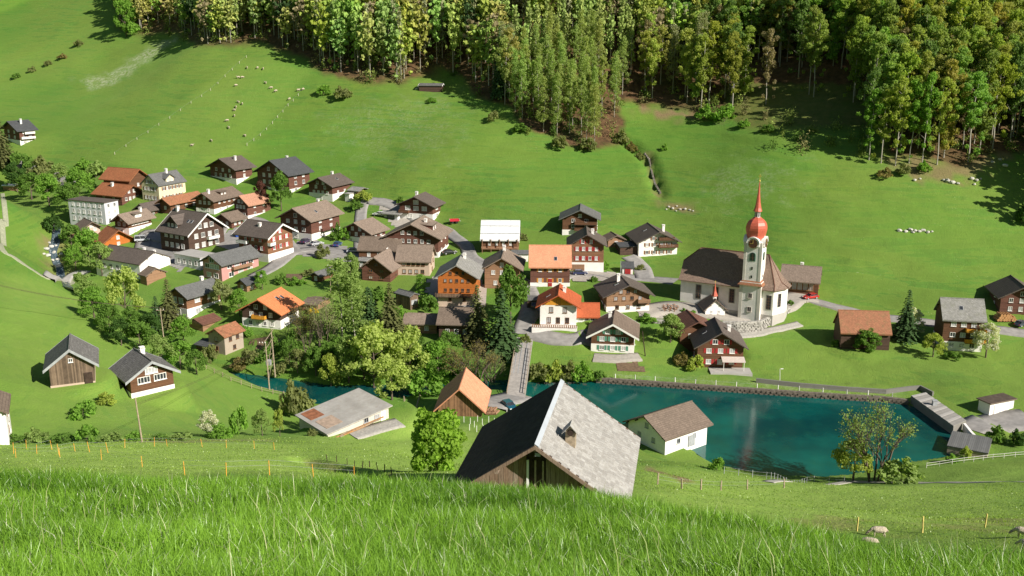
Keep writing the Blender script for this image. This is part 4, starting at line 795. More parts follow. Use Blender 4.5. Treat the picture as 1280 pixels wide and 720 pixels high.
wall_run('lake_wall', 'low brown stone bank wall along the far lake shore', lakefar, .8, 1.15, STONED, STONED, 2.5, sd=2, size=.9)
wall_run('meadow_wall', 'grey concrete wall between meadow and lake bank strip', gpts([(945, 478), (1000, 484), (1060, 489), (1107, 492), (1138, 488), (1150, 487), (1166, 495)]), .4, 1.0, plaster('dark_concrete', (.20, .19, .175)), None, 2)
DECKC = plaster('deck_concrete', (.30, .285, .26)); top = [at_z(u, v, LZ+1.9) for u, v in ((1139, 495), (1157, 491), (1208, 526), (1192, 533))]; org = sum(top, Vector())/4
dam = tag(empty('dam', org), 'long grey dam block with plank deck at the lake outlet', 'dam')
mb = MB(); mb.prism([(p.x-org.x, p.y-org.y) for p in top], -7, 0); mb.build('block', plaster('dam_concrete', (.24, .225, .20)), dam)  # dam faces darker than the deck
a, b, c, d = [Vector((p.x-org.x, p.y-org.y, 0)) for p in top]; L = (d-a).length; e = (d-a)/L; w = (b-a); nb = int(L/.9)
for k in range(nb):
    p = a.lerp(d, (k+.06)/nb); q_ = a.lerp(d, (k+.94)/nb); p2 = b.lerp(c, (k+.06)/nb); q2 = b.lerp(c, (k+.94)/nb)
    MB().extrude([p, q_, q2, p2], (0, 0, .1+.04*(k % 3 == 0))).build('plank', DECKC if k % 3 else CONC, dam)
mb = MB(); m_ = (a+b)/2*.6+(c+d)/2*.4; mb.box(m_.x, m_.y, .6, .9, .7, 1.0); mb.box(m_.x, m_.y, 1.15, 1.1, .9, .12); mb.build('gate_winch', METAL, dam)
wall_run('spillway_wall', 'curved pale concrete spillway wall beside the dam', [at_z(1205, 533, LZ+1.2), at_z(1214, 544, LZ+.8), at_z(1226, 556, LZ+.5)], .5, .7, WALL['white'], None, 4)
wall_run('ditch_wall', 'low stone wall along the dark ditch in the middle meadow', gpts([(806, 192), (812, 200), (815, 215), (819, 230), (826, 242)]), .4, .35, STONED, STONE, 1.2, sd=4, size=.8)
# bridge
A_ = ground(645, 494); B_ = ground(656, 424); A_.z += .25; B_.z += .25; dv = B_-A_; bl = math.hypot(dv.x, dv.y); brz = math.atan2(dv.y, dv.x)
bridge = tag(empty('bridge', A_, brz), 'narrow grey bridge with railings carrying the steep village road over the lake channel', 'bridge'); sl_ = dv.z/bl
def bz(x): return x*sl_
mb = MB(); mb.extrude([(-3, -2.0, 0), (bl+1, -2.0, bz(bl)), (bl+1, -2.0, bz(bl)-.55), (-3, -2.0, -.55)], (0, 4.0, 0)); mb.build('deck', plain('bridge_deck', (.36, .33, .30), .9, .2, 1.2), bridge)
for y in (-.95, .25, 1.2): MB().extrude([(0, y, .03), (bl, y, bz(bl)+.03), (bl, y, bz(bl)+.06), (0, y, .06)], (0, .16, 0)).build('deck_joint', METAL, bridge)
for s in (-1, 1):
    for z in (.55, 1.0): MB().extrude([(0, s*1.9-.04, z), (bl*.78, s*1.9-.04, bz(bl*.78)+z), (bl*.78, s*1.9-.04, bz(bl*.78)+z+.1), (0, s*1.9-.04, z+.1)], (0, .08, 0)).build('rail', POSTW, bridge)
    for k in range(11): x = k*bl*.078; MB().box(x, s*1.9, bz(x)+.5, .14, .14, 1.15).build('post', POSTW, bridge)
for f in (.12, .5): MB().box(bl*f, 0, bz(bl*f)-3.0, 1.0, 3.4, 5.0).build('pier', CONC, bridge)

# ------------------------------------------------------------------ the grey slate barn in front
ZR = -24.7; N_ = at_z(668.7, 557.3, ZR); FA = at_z(701.3, 476, ZR); rd = (FA-N_); BL = rd.length; brz = math.atan2(rd.y, rd.x)-math.pi/2
barn = tag(empty('slate_barn', Vector(((N_.x+FA.x)/2, (N_.y+FA.y)/2, ZR)), brz), 'large old barn with grey slate roof rising from the grass in the foreground', 'barn')
HW = 5.7; RISE = 3.95; tb = RISE/HW; pb = math.atan(tb); hl = BL/2; SL = HW/math.cos(pb)
BARNW = timber('old_barn_plank', (.12, .070, .042), .65, False)
t = NT('weathered_plank'); o = t.coord(); x, y, z = t.sep(o); oi = t.new('ShaderNodeObjectInfo')
g_ = t.noise(2.0, t.comb(t.math('MULTIPLY', x, 14), t.math('ADD', y, t.math('MULTIPLY', oi.outputs['Random'], 40)), t.math('MULTIPLY', z, .8)), 6, .65)
t.base(t.mix(t.ramp(oi.outputs['Random'], .1, .9), t.ramp(g_, .3, .7, (.10, .058, .040), (.33, .22, .155)), t.ramp(g_, .3, .7, (.15, .10, .075), (.42, .33, .26))), .85, .2); t.bump(g_, .5, .02); PLANK = t.m
def slate(name, island):
    t = NT(name); o = t.coord(); oi = t.new('ShaderNodeNewGeometry').outputs['Random Per Island'] if island else t.new('ShaderNodeObjectInfo').outputs['Random']
    sh = t.new('ShaderNodeVectorMath'); sh.operation = 'ADD'; t.t.links.new(o, sh.inputs[0]); t.put(sh.inputs[1], t.comb(t.math('MULTIPLY', oi, 37.0), t.math('MULTIPLY', oi, 91.0), 0.0)); o = sh.outputs[0]
    g_ = t.noise(3.5, o, 5, .7); vv = t.noise(13, o, 4, .7)
    col = t.mix(t.ramp(g_, .35, .72), t.ramp(oi, 0, 1, (.275, .265, .25), (.465, .455, .43)), (.31, .285, .255)); col = t.mix(t.math('MULTIPLY', t.ramp(vv, .56, .66), .7), col, (.12, .10, .08))
    col = t.mix(t.math('MULTIPLY', t.ramp(t.noise(8, o, 4, .7), .60, .70), .5), col, (.60, .58, .54)); t.base(col, .85, .25); t.bump(vv, .5, .03); return t.m
SLATE = slate('old_slate', False); SLATEJ = slate('old_slate_joined', True)
t = NT('shaded_slate'); o = t.coord(); g_ = t.noise(1.9, o, 6, .75); t.base(t.ramp(g_, .3, .7, (.040, .034, .031), (.075, .065, .058)), .9, .1); SLATE_SHADE = t.m  # same slates, darkened in colour for the shaded left slope
# boarding under the slates
mb = MB()
for s in (-1, 1): mb.extrude([(0, -hl, 0), (s*HW, -hl, -RISE), (s*HW, -hl, -RISE-.14), (0, -hl, -.16)][::s], (0, BL, 0))
broof = mb.build('roof_boarding', DARKW, barn)
rows, cols = 21, 34; rg = random.Random(3); sm = []
for k in range(5):
    mb = MB(); w = BL/cols*(.93+.012*k); l = SL/rows*1.34; mb.box(0, 0, 0, l, w, .035); me = mb.mesh('slate', SLATE)
    for v in me.vertices: v.co.y += rg.uniform(-.02, .02); v.co.x += rg.uniform(-.025, .025)
    sm.append(me)
cand = []
for i in range(rows):
    for j in range(cols):
        s_ = (i+.5)*SL/rows; y = -hl+(j+.5+(.5 if i % 2 else 0))*BL/cols
        if y > hl-.1: continue
        cand.append((i, j, s_, y))
cand.sort(key=lambda c: c[3]); rest = MB()
for n, (i, j, s_, y) in enumerate(cand):
    M = Matrix.Rotation(pb, 4, 'Y') @ Matrix.Translation((s_, y, .03)) @ Matrix.Rotation(R(-3.2+rg.uniform(-1.2, 1.0)), 4, 'Y') @ Matrix.Rotation(R(rg.uniform(-2, 2)), 4, 'Z')
    if n < 300:
        o = obj('shingle', sm[rg.randrange(5)], broof); o.matrix_local = M
    else: rest.box(0, 0, 0, SL/rows*1.34, BL/cols*rg.uniform(.9, .97), .035, M=M)
tag(rest.build('shingles', SLATEJ, broof), kind='stuff')
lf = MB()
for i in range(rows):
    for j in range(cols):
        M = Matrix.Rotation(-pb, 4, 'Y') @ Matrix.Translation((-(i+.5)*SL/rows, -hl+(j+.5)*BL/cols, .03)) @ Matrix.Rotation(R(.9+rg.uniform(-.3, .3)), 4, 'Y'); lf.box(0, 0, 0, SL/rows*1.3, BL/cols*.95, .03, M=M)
tag(lf.build('shingles', SLATE_SHADE, broof), kind='stuff')
CAPM = plain('ridge_sheet', (.45, .48, .52), .35, .08, 1, .5)
mb = MB(); mb.extrude([(-.03, -hl-.03, .12), (.24, -hl-.03, -.06), (.24, -hl-.03, -.035), (-.02, -hl-.03, .15)], (0, BL+.06, 0)); mb.build('ridge_cap', CAPM, broof)
for s in (-1, 1):
    for e in (-1, 1):
        MB().extrude([(0, e*(hl+.01), .02), (s*(HW+.03), e*(hl+.01), -RISE+.02), (s*(HW+.03), e*(hl+.01), -RISE-.24), (0, e*(hl+.01), -.24)], (0, e*.05, 0)).build('bargeboard', PLANK, broof)
GY = -hl+1.05; WX = HW-.9
def roofz(x): return -abs(x)*tb-.18
x = -WX; k = 0
while x < WX:
    w = rg.uniform(.24, .33)
    if x > -.62 and x < .42: x += .02
    x1 = min(x+w-.015, WX); inopen = x1 > -.58 and x < .40
    if not inopen:
        z0 = -9.2; d_ = rg.uniform(-.025, .02); top_ = min(roofz(x), roofz(x1))
        MB().extrude([(x, GY+d_, z0), (x1, GY+d_, z0), (x1, GY+d_, roofz(x1)), (x, GY+d_, roofz(x))], (0, .05, 0)).build('plank', PLANK, barn)
    x += w
for px, pw in ((-.60, .14), (-.12, .10), (.36, .10)): MB().box(px, GY-.06, -5.2, pw, .12, 7.6).build('door_post', WHITE if px == -.60 else POSTW, barn)
MB().box(-.1, GY-.07, -3.4, 1.1, .1, .16).build('lintel', POSTW, barn)
MB().box(-.4, GY-.09, -5.15, .62, .2, .2).build('door_sill', WHITE, barn)
mb = MB(); mb.extrude([(-WX, GY+.2, -9.2), (-WX, GY+.2, -WX*tb-.2), (0, GY+.2, -.25), (WX, GY+.2, -WX*tb-.2), (WX, GY+.2, -9.2)][::-1], (0, .06, 0)); mb.build('inner_wall', DARKW, barn)
for s in (-1, 1): MB().box(s*WX, .5, -6.8, .12, BL-2.2, 5.2).build('side_wall', BARNW, barn)
MB().box(0, hl-.9, -6.5, 2*WX, .12, 5).build('rear_wall', BARNW, barn)
for fx in (-.98, -.5, 0, .5, .98): MB().box(fx*WX, -hl+.55, roofz(fx*WX)-.12, .22, 1.05, .22).build('purlin_end', PLANK, barn)
MB().box(.15, -hl+.25, -.62, .34, .3, .22).build('bracket', METAL, barn); MB().box(3.1, -hl+.35, -2.75, .3, .25, .2).build('bracket', METAL, barn)
# hooded roof vent
VX, VY = 1.75, -hl+3.4; vz = -VX*tb
vent = obj('roof_vent', MB().box(VX, VY, vz+.35, .62, .66, 1.2).mesh('vent_box', POSTW), broof)
mb = MB(); mb.extrude([(VX-.5, VY-.5, vz+.85), (VX, VY-.5, vz+1.42), (VX, VY-.5, vz+1.47), (VX-.55, VY-.5, vz+.85)], (0, 1.0, 0)); mb.build('hood_board', SLATEJ, vent)
mb = MB(); mb.extrude([(VX, VY-.5, vz+1.42), (VX+.5, VY-.5, vz+.85), (VX+.55, VY-.5, vz+.85), (VX, VY-.5, vz+1.47)], (0, 1.0, 0)); mb.build('hood_board', SLATEJ, vent)
mb = MB(); mb.extrude([(VX-.31, VY-.33, vz+.94), (VX+.31, VY-.33, vz+.94), (VX, VY-.33, vz+1.34)], (0, .66, 0)); mb.build('vent_gable', POSTW, vent)
mb = MB(); mb.tube([(VX, VY-.30, vz+.92), (VX, VY-.46, vz+.90)], .2, 10); mb.build('vent_pipe', DARKW, vent)

# ------------------------------------------------------------------ long concrete shed with rusty patched roof
P = ground(410, 546); th_ = R(40); r_ = Vector((math.cos(th_), math.sin(th_), 0)); l_ = Vector((-math.sin(th_), math.cos(th_), 0)); D = P.y*CP-P.z*SP
A_ = sol_along(486, P, r_); B_ = sol_along(374, P, l_); root = tag(empty('mono_shed', P, th_), 'long white shed with pale lean roof patched in rusty brown near the stream', 'shed')
h0, h1 = .6, 2.3
mb = MB(); mb.extrude([(0, 0, -3), (A_, 0, -3), (A_, 0, h1), (0, 0, h0)], (0, B_, 0)); mb.build('wall', plaster('shed_wall', (.60, .55, .48)), root)
mb = MB(); mb.extrude([(-.5, -.6, h0-.03), (A_+.5, -.6, h1+.1), (A_+.5, -.6, h1+.28), (-.5, -.6, h0+.15)], (0, B_+1.2, 0))
t = NT('pale_sheet_roof'); o = t.coord(); n1 = t.noise(.35, o, 6, .7); n2 = t.noise(2, o, 4); x, y, z = t.sep(o)
col = t.ramp(n1, .3, .7, (.30, .28, .25), (.47, .45, .41)); col = t.mix(t.math('MULTIPLY', t.ramp(n2, .5, .7), .4), col, (.33, .27, .22)); t.base(col, .85, .2); t.bump(t.math('FRACT', t.math('MULTIPLY', x, 1.1)), .25, .04); rfm = t.m
rf = mb.build('roof', rfm, root)
RUST = plain('rusty_sheet', (.30, .12, .06), .8, .35, 1.5)
def onroof(x0, x1, y0, y1, nm, m): 
    f = lambda x: h0+.16+(h1+.28-h0-.15)*(x+.5)/(A_+1.0)+.012
    MB().extrude([(x0, y0, f(x0)), (x1, y0, f(x1)), (x1, y1, f(x1)), (x0, y1, f(x0))], (0, 0, .035)).build(nm, m, rf)
onroof(.3, 2.9, B_*.62, B_*1.0, 'rust_patch', RUST); onroof(.5, 3.6, B_*.12, B_*.52, 'rust_patch', plain('tan_sheet', (.42, .31, .23), .8, .25, 1.5))
for x in (A_*.62, A_*.8): add_window(root, Matrix.Translation((x, -.05, 1.0)), .9, .9, METAL, GLASS)
MB().box(A_*.9, -.06, 1.0, 1.0, .1, 2.0).build('door', WHITE, root)
for k in range(3): add_window(root, faceM('L', 0, B_) @ Matrix.Translation((-B_*.25+k*-.01-k*2+B_*.0, -.03, .9)), .9, .7, METAL, GLASS) if False else None
rg = random.Random(9)
for k in range(7):
    x = A_*(.30+.05*k); o = obj('timber_board', MB().box(0, 0, 0, 5+rg.random()*2, .35, .12).mesh('timber_board', POSTW if k % 2 else LOGW)); w = P+r_*x-l_*(.9+.12*(k % 3)); o.location = (w.x, w.y, H(w.x, w.y)+.25+.13*k*.6); o.rotation_euler = (0, R(-7), th_+R(rg.uniform(-5, 5)))
    tag(o, 'loose timber board stacked against the front of the long white shed', 'board', 'boards stacked against the long white shed')

# ------------------------------------------------------------------ trees
def leaf_mat(name, contrast=.35, scale=.55, trans=.5):
    t = NT(name); oi = t.new('ShaderNodeObjectInfo'); o = t.coord(); n = t.noise(scale, o, 4, .6); n2 = t.noise(scale*6, o, 2)
    k = t.math('ADD', t.math('MULTIPLY', n, .7), t.math('MULTIPLY', n2, .3)); f = t.ramp(k, .32, .68, (1-contrast,)*3, (1+contrast, 1+contrast*.95, 1+contrast*.6))
    c = t.mix(1.0, oi.outputs['Color'], f, 'MULTIPLY')
    d = t.new('ShaderNodeBsdfDiffuse'); tr = t.new('ShaderNodeBsdfTranslucent'); mx = t.new('ShaderNodeMixShader'); mx.inputs[0].default_value = trans
    t.put(d.inputs[0], c); t.put(tr.inputs[0], t.mix(1.0, c, (1.15, 1.2, .6), 'MULTIPLY')); t.t.links.new(d.outputs[0], mx.inputs[1]); t.t.links.new(tr.outputs[0], mx.inputs[2]); t.t.links.new(mx.outputs[0], t.out.inputs[0]); return t.m
LEAF = leaf_mat('foliage'); NEEDLE = leaf_mat('needles', .3, .8, .15)
BARK = plain('bark', (.13, .10, .075), .95, .35, 3); BARKP = plain('pale_bark', (.36, .33, .28), .9, .3, 3)
def quads_mesh(name, P, Nn, S, mat, asp=1.0):
    n = len(P); Nn = Nn/np.linalg.norm(Nn, axis=1, keepdims=True); h = RNG.normal(size=(n, 3)); a = np.cross(Nn, h); a /= np.linalg.norm(a, axis=1, keepdims=True)+1e-9; b = np.cross(Nn, a)
    a = a*S[:, None]*asp; b = b*S[:, None]; fold = Nn*S[:, None]*.35
    V = np.stack([P-a*.9-b*.25+fold*.5, P-b*1.0-fold*.3, P+a*.9+b*.2+fold*.5, P+b*1.0-fold*.3], 1).reshape(-1, 3)
    return np_mesh(name, V, np.arange(4*n), np.arange(n)*4, None, mat)
def blobs_crown(name, blobs, n, leaf, mat=None, outward=1.0, shell=.55):
    C = np.array([b[:3] for b in blobs]); Rr_ = np.array([b[3] for b in blobs]); w = Rr_**2; pick = RNG.choice(len(C), n, p=w/w.sum())
    d = RNG.normal(size=(n, 3)); d /= np.linalg.norm(d, axis=1, keepdims=True); rad = Rr_[pick]*(shell+(1-shell)*RNG.random(n)**.6)
    P = C[pick]+d*rad[:, None]*np.array([1, 1, .8]); Nn = d*outward+RNG.normal(size=(n, 3))*.75+np.array([0, 0, .25])
    return quads_mesh(name, P, Nn, leaf*(.55+.75*RNG.random(n)), mat or LEAF)
def trunk_mesh(name, h, r, limbs, mat, crown_r, seed, base=.3, lean=.03):
    rg = random.Random(seed); mb = MB(); px = [(0, 0, -.5), (0, 0, h*.15), (rg.uniform(-lean, lean)*h, rg.uniform(-lean, lean)*h, h*.5), (rg.uniform(-lean, lean)*h*1.4, rg.uniform(-lean, lean)*h*1.4, h*.93)]
    mb.tube(px, [r*1.35, r, r*.65, r*.12], 5)
    for k in range(limbs):
        z = h*(base+(.88-base)*k/max(1, limbs)); a = k*2.4+rg.random(); f = (z/h-.5)*2
        bx = px[2][0]*min(1, z/h*2); by = px[2][1]*min(1, z/h*2); L = crown_r*(1.05-.5*max(0, (z/h-base))/(1-base))*rg.uniform(.7, 1)
        mb.tube([(bx, by, z), (bx+math.cos(a)*L*.5, by+math.sin(a)*L*.5, z+L*.3), (bx+math.cos(a)*L, by+math.sin(a)*L, z+L*.75)], [r*.38, r*.22, r*.06], 4, False)
    return mb.mesh(name, mat, True)
VAR = {}
def make_variants():
    rg = random.Random(21)
    def blobset(kind, k):
        B = []
        if kind == 'round':
            for i in range(64):
                a = rg.random()*6.283; zz = rg.uniform(-1, 1); rr = math.sqrt(max(0, 1-zz*zz)); s = rg.uniform(.6, .92)
                tp = 1-max(0, zz)*.25; B.append((math.cos(a)*rr*.42*s*tp, math.sin(a)*rr*.42*s*tp, .475+zz*.49*s, rg.uniform(.07, .13)))
        elif kind == 'spread':
            for i in range(42):
                a = rg.random()*6.283; zz = rg.random()**.8; rr = (1-zz**2.2)**.5*rg.uniform(.45, 1); B.append((math.cos(a)*rr*.42, math.sin(a)*rr*.42, .26+zz*.64, rg.uniform(.07, .135)))
        elif kind == 'tall':                     # forest beech: clear stem, narrow ragged crown
            b0 = rg.uniform(.14, .40); pk = rg.uniform(.35, .62); top = rg.uniform(.7, 1.0)
            for i in range(60):
                zz = i/59; q = zz/pk if zz < pk else 1-(zz-pk)/(1-pk)*.92; wd = .17*max(0, q)**.55*rg.uniform(.05, 1.25)*(.85+.3*rg.random()); a = i*2.4+rg.random()*1.5
                B.append((math.cos(a)*wd, math.sin(a)*wd, b0+(.97-b0)*zz*top+rg.uniform(-.04, .03), rg.uniform(.020, .062)))
            for i in range(5): a = rg.random()*6.283; B.append((math.cos(a)*.12, math.sin(a)*.12, rg.uniform(.08, b0), rg.uniform(.02, .045)))
        elif kind == 'slender':
            for i in range(30):
                zz = i/29; wd = .12*(1-zz*.75)*rg.uniform(.3, 1.2); a = i*2.4; B.append((math.cos(a)*wd, math.sin(a)*wd, .22+.75*zz, rg.uniform(.035, .075)))
        elif kind == 'bush':
            for i in range(26):
                a = rg.random()*6.283; rr = rg.random()**.5; B.append((math.cos(a)*rr*.55, math.sin(a)*rr*.55, .12+(1-rr*rr*.75)*rg.uniform(.2, .78), rg.uniform(.12, .22)))
        return B
    for kind, n, leaf, cnt, shell in (('round', 5600, .026, 2, .45), ('spread', 3600, .0225, 5, .2), ('tall', 4200, .0108, 9, .1), ('slender', 2600, .0092, 5, .1), ('bush', 950, .062, 4, .3)):
        VAR[kind] = []
        for k in range(cnt):
            cm = blobs_crown('crown', blobset(kind, k), n, leaf, shell=shell)
            tm = trunk_mesh('trunk', {'round': .7, 'spread': .75, 'tall': .95, 'slender': .97, 'bush': .5}[kind], {'round': .028, 'spread': .024, 'tall': .0085, 'slender': .0065, 'bush': .02}[kind], {'round': 7, 'spread': 9, 'tall': 7, 'slender': 7, 'bush': 7}[kind], BARKP if kind in ('tall', 'slender') else BARK, {'round': .3, 'spread': .34, 'tall': .13, 'slender': .1, 'bush': .45}[kind], k+3, .3 if kind != 'bush' else .05)
            VAR[kind].append((cm, tm))
    VAR['tuft'] = []                              # low-count copies for the joined far wood
    VAR['bare'] = []
    for k in range(3):                             # barely leafed: mostly twigs
        mb = MB(); rg2 = random.Random(k+60); tips = []
        def grow(p, d, L, r, dep):
            q = p+d*L; mb.tube([p, (p+q)/2+Vector((rg2.uniform(-.1, .1), rg2.uniform(-.1, .1), .03))*L, q], [r, r*.8, r*.6], 4 if dep > 1 else 3, False)
            if dep < 2: tips.append(q); tips.append((p+q)/2)
            if dep == 0: return
            for i in range(4 if dep > 1 else 5):
                e = (d+Vector((rg2.uniform(-1, 1), rg2.uniform(-1, 1), rg2.uniform(-.25, .55)))*.8).normalized(); grow(p.lerp(q, rg2.uniform(.45, 1)), e, L*rg2.uniform(.55, .75), r*.5, dep-1)
        for s in range(5):
            a = s*1.256+k; grow(Vector((math.cos(a)*.04, math.sin(a)*.04, -.05)), Vector((math.cos(a)*.34, math.sin(a)*.34, 1)).normalized(), .34, .011, 3)
        zm = max(t_.z for t_ in tips); xm = max(math.hypot(t_.x, t_.y) for t_ in tips)
        mb.v = [(x/xm*.48, y/xm*.48, z/zm*.97) for x, y, z in mb.v]; T_P = np.array([(t_.x/xm*.48, t_.y/xm*.48, t_.z/zm*.97) for t_ in tips])
        tm = mb.mesh('trunk', BARK); pk_ = T_P[RNG.integers(0, len(T_P), 2000)]+RNG.normal(size=(2000, 3))*.022
        VAR['bare'].append((quads_mesh('crown', pk_, RNG.normal(size=(2000, 3))+np.array([0, 0, .4]), .0095*(.6+.8*RNG.random(2000)), LEAF), tm))
    VAR['spruce'] = []
    for k in range(3):
        P, Nn, S = [], [], []
        lv = 24; Rm = .25
        for i in range(lv):
            z = .10+.88*i/lv; rr = Rm*(1-(i/lv))**.85+.012; nb = max(5, int(13*(1-i/lv))+3)
            for j in range(nb):
                a = j*6.283/nb+i*1.3+RNG.random()*.35; ln = rr*(.75+.4*RNG.random()); m = max(2, int(ln/.03))
                for q in range(m):
                    f = (q+.6)/m; P.append((math.cos(a)*ln*f, math.sin(a)*ln*f, z-ln*f*f*.45+RNG.normal()*.006)); Nn.append((math.cos(a)*.5+RNG.normal()*.3, math.sin(a)*.5+RNG.normal()*.3, 1)); S.append(.020+.016*(1-f*.5)*(1-i/lv))
        VAR['spruce'].append((quads_mesh('crown', np.array(P), np.array(Nn), np.array(S), NEEDLE, 1.15), trunk_mesh('trunk', .98, .016, 0, BARK, .1, k, .3, .0)))
make_variants()
def tree(name, label, P, h, w, kind, color, group=None, cat='tree', k=None, rz=None, zs=1.0):
    """h, w in metres; the variant meshes are one unit tall"""
    unitw = {'round': .92, 'spread': .98, 'tall': .40, 'slender': .30, 'bush': 1.35, 'bare': 1.0, 'spruce': .5}[kind]
    v = VAR[kind]; cm, tm = v[(random.randrange(len(v)) if k is None else k) % len(v)]
    root = tag(empty(name, P, random.random()*6.28 if rz is None else rz), label, cat, group); s = (w/unitw, w/unitw, h)
    c = obj('crown', cm, root, scale=s); c.color = tuple(color)+(1,); obj('trunk', tm, root, scale=s); return root
G = {'fresh': (0.226, 0.407, 0.071), 'bright': (0.27, 0.44, 0.06), 'pale': (0.454, 0.55, 0.155), 'yel': (0.389, 0.466, 0.101), 'mid': (0.162, 0.287, 0.059), 'dark': (0.086, 0.168, 0.042), 'olive': (0.249, 0.281, 0.107), 'brown': (0.27, 0.232, 0.088), 'copper': (0.163, 0.075, 0.062), 'blossom': (0.671, 0.683, 0.549), 'spruce': (0.062, 0.112, 0.043), 'spruceb': (0.119, 0.131, 0.05), 'birch': (0.303, 0.418, 0.13), 'grey': (0.337, 0.378, 0.167)}
def ptree(u, v, hpx, wpx, kind, color, label, name='broadleaf_tree', group=None, cat='tree', rmin=45):
    P = ground(u, v, rmin); s = px_m(P); return tree(name, label, P-Vector((0, 0, .15)), hpx/s/.96, wpx/s, kind, G[color], group, cat)
ptree(546, 589, 90, 84, 'round', 'bright', 'round bright green maple on the near slope left of the slate barn', 'maple_tree')
ptree(597, 429, 76, 40, 'spruce', 'spruceb', 'slim dark spruce in front of the orange timber house', 'spruce_tree')
ptree(628, 444, 86, 54, 'spruce', 'spruce', 'tallest dark spruce standing beside the steep village road', 'spruce_tree')
ptree(488, 421, 70, 42, 'spruce', 'spruceb', 'brownish green spruce left of the narrow grey roofed shed', 'spruce_tree')
ptree(462, 416, 60, 46, 'spruce', 'spruce', 'short dark spruce behind the pale flowering trees', 'spruce_tree')
ptree(213, 408, 62, 34, 'spruce', 'spruceb', 'dark spruce at the corner of the broad grey roofed house', 'spruce_tree')
ptree(197, 410, 42, 28, 'spruce', 'spruce', 'small shaded spruce left of the taller spruce by the grey roofed house', 'spruce_tree')
ptree(1131, 425, 66, 36, 'spruce', 'spruce', 'single dark spruce right of the brick red roofed field barn', 'spruce_tree')
ptree(6, 208, 58, 34, 'spruce', 'spruceb', 'dark spruce on the left edge below the lonely chalet', 'spruce_tree')
ptree(159, 406, 78, 56, 'spread', 'pale', 'big pale yellow green tree in front of the blank white gable wall', 'broadleaf_tree')
ptree(352, 264, 50, 32, 'spread', 'mid', 'leafy green tree in front of the large slate roofed chalet')
ptree(327, 264, 40, 24, 'spread', 'copper', 'small copper leaved tree beside the pinkish roofed chalet', 'copper_tree')
ptree(428, 428, 104, 58, 'slender', 'birch', 'tall thin birch with pale spring leaves in the gardens', 'birch_tree')
ptree(444, 432, 92, 46, 'slender', 'birch', 'second thin birch just right of the tallest birch', 'birch_tree')
ptree(404, 442, 74, 56, 'bare', 'grey', 'grey barely leafed tree on the stream bank left of the birches', 'bare_tree')
ptree(384, 440, 62, 46, 'bare', 'brown', 'brownish leafless tree near the bright orange roofed chalet', 'bare_tree')
ptree(468, 491, 92, 84, 'spread', 'pale', 'large pale yellow tree hanging over the stream water', 'broadleaf_tree')
ptree(512, 478, 76, 66, 'spread', 'pale', 'broad pale yellow tree right of the largest pale tree at the stream')
ptree(436, 478, 62, 46, 'spread', 'birch', 'light green tree left of the largest pale tree at the stream')
ptree(490, 500, 58, 56, 'spread', 'pale', 'low pale tree in front of the large pale tree at the water')
ptree(638, 404, 74, 56, 'spread', 'mid', 'round leafy green tree above the spruces by the village road')
ptree(590, 488, 66, 84, 'bare', 'brown', 'wide brown twiggy tree above the orange tiled barn', 'bare_tree')
ptree(612, 486, 52, 52, 'bare', 'olive', 'olive twiggy shrub left of the bridge', 'shrub', cat='shrub')
ptree(371, 519, 56, 46, 'bush', 'olive', 'willow bush at the tip of the left meadow', 'willow_bush', cat='bush')
ptree(414, 485, 46, 34, 'spread', 'yel', 'small yellow green tree by the dark stream water')
ptree(548, 474, 50, 56, 'spread', 'fresh', 'green tree on the channel bank in front of the shaded brown house')
ptree(535, 492, 44, 60, 'bush', 'fresh', 'wide green bush hanging over the channel', 'bush', cat='bush')
ptree(560, 446, 34, 44, 'spread', 'mid', 'dull green tree in the shade below the dark brown house')
ptree(580, 478, 34, 40, 'bush', 'mid', 'green bush below the wide brown twiggy tree', 'bush', cat='bush')
ptree(439, 366, 52, 34, 'spread', 'birch', 'young light green tree at the village street bend')
ptree(526, 374, 32, 22, 'slender', 'fresh', 'slim young green tree below the pale plastered house')
ptree(537, 388, 26, 30, 'bush', 'mid', 'green shrub between grey shed and orange timber house', 'shrub', cat='shrub')
ptree(500, 408, 32, 26, 'bush', 'fresh', 'fresh green shrub under the narrow grey roofed shed', 'shrub', cat='shrub')
ptree(470, 378, 26, 40, 'bush', 'mid', 'low green shrubs below the dark weathered timber house', 'shrub', cat='shrub')
ptree(277, 388, 40, 36, 'spread', 'grey', 'grey green blossoming tree beside the broad grey roofed house')
ptree(300, 395, 36, 30, 'spread', 'fresh', 'green tree between the grey roofed house and the orange roofed chalet')
ptree(328, 362, 26, 24, 'spread', 'fresh', 'small green tree at the little dark garden house')
ptree(305, 420, 18, 26, 'bush', 'fresh', 'green bush at the foot of the orange roofed chalet', 'bush', cat='bush')
ptree(1083, 438, 30, 38, 'round', 'mid', 'round green tree in front of the brick red roofed barn')
ptree(1138, 420, 40, 34, 'spread', 'blossom', 'whitish blossoming tree beside the single dark spruce', 'blossom_tree')
ptree(1166, 446, 32, 36, 'spread', 'yel', 'yellow green tree left of the house with orange balconies')
ptree(1232, 447, 46, 44, 'spread', 'blossom', 'whitish blossoming tree in front of the light grey roof', 'blossom_tree')
ptree(1092, 602, 108, 112, 'bare', 'birch', 'thin leaved light tree on the near lake shore', 'alder_tree')
ptree(1066, 602, 58, 60, 'spread', 'yel', 'yellow green tree in front of the thin leaved tree at the lake')
ptree(1126, 603, 38, 60, 'bush', 'birch', 'pale green bush right of the thin lake shore tree', 'bush', cat='bush')
ptree(838, 428, 38, 38, 'spread', 'birch', 'pale green tree beside the chalet with the awning')
ptree(868, 462, 22, 28, 'bush', 'yel', 'yellow green garden bush at the chalet with the awning', 'bush', cat='bush')
ptree(852, 456, 20, 24, 'bush', 'brown', 'brownish garden bush left of the chalet with the awning', 'bush', cat='bush')
